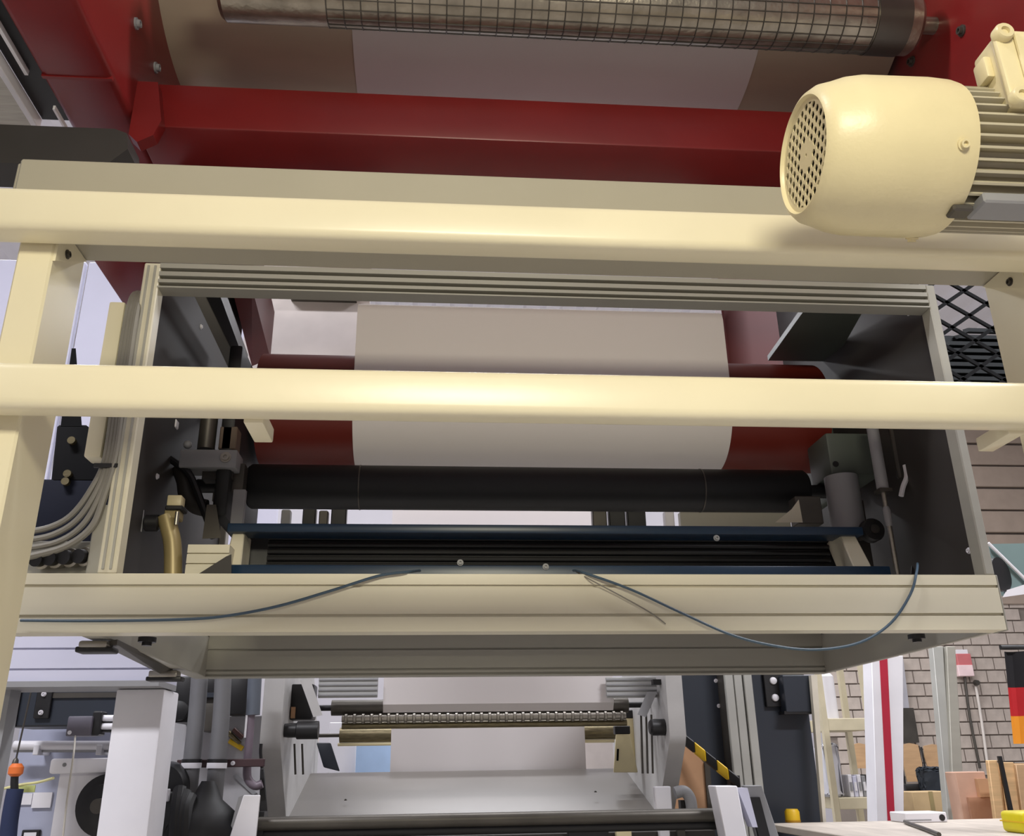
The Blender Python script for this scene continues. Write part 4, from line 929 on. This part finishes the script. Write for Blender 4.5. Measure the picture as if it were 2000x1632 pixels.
bl_ = ['leftmost white binder on the lower shelf', 'second binder from the left on the lower shelf', 'middle binder on the lower shelf', 'fourth binder from the left, grey, on the lower shelf', 'rightmost dark binder on the lower shelf']
for k in range(n_b):
    o = thing('binder', bl_[k], 'binder', (b[0]+w_*(k+.5), 8.15, zsh), 'binders on the lower shelf')
    G().box(b[0]+w_*k+.003, b[0]+w_*(k+1)-.003, 8.08, 8.3, zsh, b[5]-.01*(k % 2), .004, 1).done('cover', (white, lilac, white, greyp, char)[k], o)
    G().box(b[0]+w_*k+.01, b[0]+w_*(k+1)-.01, 8.074, 8.08, zsh+.05, zsh+.12).done('spine_label', (greyp, white, greyp, white, greyp)[k], o)
# white column with red stripe
sc_ = thing('striped_column', 'white steel column with a red vertical stripe, lower right', 'column', P(1735, 1604, 7.0))
xq = lambda t: P(1703+(t*14), 1290+t*320, 7.0)
vstrip('column', white, sc_, 1702, 1764, 1714, 1766, 1280, 1640, 7.0, .16, .004)
vstrip('stripe', redstripe, sc_, 1718, 1733, 1736, 1750, 1280, 1640, 6.994, .01)
a = P(1740, 1638, 7.0); G().box(a.x-.1, a.x+.1, 7.02, 7.14, 0, a.z).done('base', white, sc_)
gp = thing('grey_notice', 'grey sheet and dark sign hanging on the brick wall behind the striped column', 'sign', P(1770, 1450, 11.8))
vstrip('sheet', mat('pale_grey_sheet', (160, 158, 164), .6), gp, 1748, 1764, 1750, 1776, 1285, 1382, 11.85, .14)
G().box(*rb(1758, 1382, 1790, 1450, 11.85, .14)).done('dark_sign', dsteel, gp)
# aluminium poles
ap = thing('profile_pole', 'tall grey aluminium pole pair rising before the brick wall', 'pole', P(1868, 1604, 7.5))
vstrip('pole', mat('pale_aluminium', (172, 172, 166)), ap, 1822, 1842, 1856, 1866, 1262, 1640, 7.5, .08, .003)
vstrip('pole', dsteel, ap, 1842, 1849, 1866, 1872, 1262, 1640, 7.54, .05)
vstrip('pole', alug, ap, 1849, 1866, 1866, 1888, 1262, 1640, 7.46, .08, .003)
a = P(1872, 1636, 7.5); G().box(a.x-.12, a.x+.12, 7.46, 7.6, 0, a.z).done('base', alug, ap)
# chairs
def chair(xa, ya, xb, yb, Y, label, dark=False):
    b = rb(xa, ya, xb, yb, Y, .02); t = thing('shop_chair', label, 'chair', ((b[0]+b[1])/2, Y-.2, 0), 'wooden shop chairs')
    w_ = b[1]-b[0]; zs_ = b[4]-.16
    pr = [(b[0]+.01, b[4]), (b[1]-.01, b[4]), (b[1]+.005, (b[4]+b[5])/2), (b[1]-.005, b[5]-.01), (b[0]+w_/2, b[5]+.008), (b[0]+.005, b[5]-.01), (b[0]-.005, (b[4]+b[5])/2)]
    G().prism(pr, 'y', Y, Y+.018).done('backrest', ply, t)
    G().box(b[0], b[1], Y-.38, Y, zs_, zs_+.02, .006, 1).done('seat', ply, t)
    for x_ in (b[0]-.012, b[1]+.012):
        G().tube([(x_, Y+.03, b[5]-.02), (x_, Y+.02, zs_), (x_, Y+.06, 0)], .011, 8, 3).done('leg', black, t)
        G().tube([(x_, Y+.01, zs_-.01), (x_, Y-.34, zs_-.012), (x_, Y-.38, 0)], .011, 8, 1).done('leg', black, t)
    return t
chair(1664, 1452, 1698, 1500, 9.2, 'wooden chair back seen through the shelf unit')
chair(1765, 1452, 1800, 1526, 9.6, 'left wooden chair back right of the striped column')
chair(1807, 1454, 1845, 1500, 9.7, 'right wooden chair back in front of the grey pole')
dkc = thing('draped_jacket', 'dark teal-black jacket draped over a chair beside the grey pole', 'jacket', P(1826, 1555, 9.2))
g = G(); b = rb(1800, 1498, 1850, 1556, 9.15, .1); g.box(*b, .04, 3); bmesh.ops.subdivide_edges(g.bm, edges=g.bm.edges[:], cuts=3, use_grid_fill=True)
for v in g.bm.verts: v.co += Vector((random.uniform(-.012, .012), random.uniform(-.015, .015), random.uniform(-.012, .012)))
g.done('cloth', mat('teal_black', (34, 40, 48), .8), dkc); G().box(*rb(1770, 1530, 1812, 1545, 9.2, .06), .01, 2).done('sleeve', black, dkc)
G().box(*rb(1772, 1546, 1786, 1590, 9.22, .05), .01, 2).done('hem', mat('plum_black', (44, 38, 50), .8), dkc)
cbx = thing('cardboard_box', 'brown cardboard box behind the white carton', 'box', P(1815, 1604, 8.8))
b = rb(1786, 1545, 1858, 1610, 8.8, .4); G().box(b[0], b[1], 8.8, 9.1, .9, b[5], .006, 1).done('box', mat('tan_box', (186, 160, 120), .8), cbx)
G().box((b[0]+b[1])/2-.02, (b[0]+b[1])/2+.02, 8.795, 8.8, .9, b[5]).done('tape', brass, cbx); G().box(b[0]+.02, b[1]-.02, 8.85, 9.05, 0, .9).done('pallet', card, cbx)
# crates and boards at the right edge
cr = thing('cardboard_stack', 'stack of pink-brown cardboard sheets against the wall by the pole', 'cardboard', P(1910, 1604, 7.0))
G().box(*rb(1884, 1506, 1944, 1720, 7.0, .15), .006, 1).done('sheet', mat('rose_card', (196, 158, 136), .8), cr)
G().box(*rb(1912, 1520, 1948, 1556, 6.96, .04)).done('sheet', card, cr); G().box(*rb(1896, 1556, 1950, 1604, 6.97, .03)).done('sheet', mat('mid_card', (178, 134, 106), .8), cr)
G().box(rb(1884, 1506, 1944, 1720, 7.0, .15)[0]+.02, rb(1884, 1506, 1944, 1720, 7.0, .15)[1]-.02, 7.02, 7.1, 0, 1.2).done('support', card, cr)
wcst = thing('wood_crate', 'upright pine crate boards with a black strap at the right edge', 'crate', P(1970, 1604, 6.6))
for k, (x_, w2) in enumerate(((1938, 1956), (1966, 1988), (1992, 2012), (2016, 2040))):
    vstrip('board', wood if k != 2 else ply, wcst, x_-8, w2-8, x_+12, w2+12, 1484+4*k, 1640, 6.6+.03*(k % 2), .04, .004)
vstrip('strap', black, wcst, 1950, 1957, 1976, 1984, 1476, 1604, 6.57, .02)
vstrip('backing', wood, wcst, 1945, 2030, 1960, 2050, 1490, 1640, 6.68, .03)
a = P(1990, 1640, 6.6); G().box(a.x-.2, a.x+.2, 6.64, 6.75, 0, a.z).done('base', wood, wcst)
# alarm box with conduits on the brick wall
al = thing('alarm_box', 'small red and white alarm box with conduits on the brick wall', 'alarm', P(1885, 1322, 11.9))
G().box(*rb(1870, 1276, 1898, 1300, 11.88, .09), .006, 1).done('red_cover', mat('alarm_red', (196, 110, 112), .5), al)
G().box(*rb(1872, 1298, 1902, 1320, 11.86, .11), .006, 1).done('white_cover', mat('alarm_white', (232, 206, 206), .5), al)
G().box(*rb(1868, 1268, 1890, 1277, 11.9, .07)).done('top_label', white, al)
G().tube([P(1884, 1320, 11.93), P(1894, 1400, 11.93), P(1914, 1500, 11.93)], .018, 8, 3).done('conduit', dsteel, al)
G().tube([P(1906, 1340, 11.93), P(1916, 1400, 11.93), P(1930, 1500, 11.93)], .018, 8, 3).done('conduit', mat('pale_conduit', (206, 198, 190), .6), al)
c = P(1906, 1333, 11.9); G().lathe([(0, .04), (.05, .03)], c, (0, -1, 0), 16).done('junction', dsteel, al)
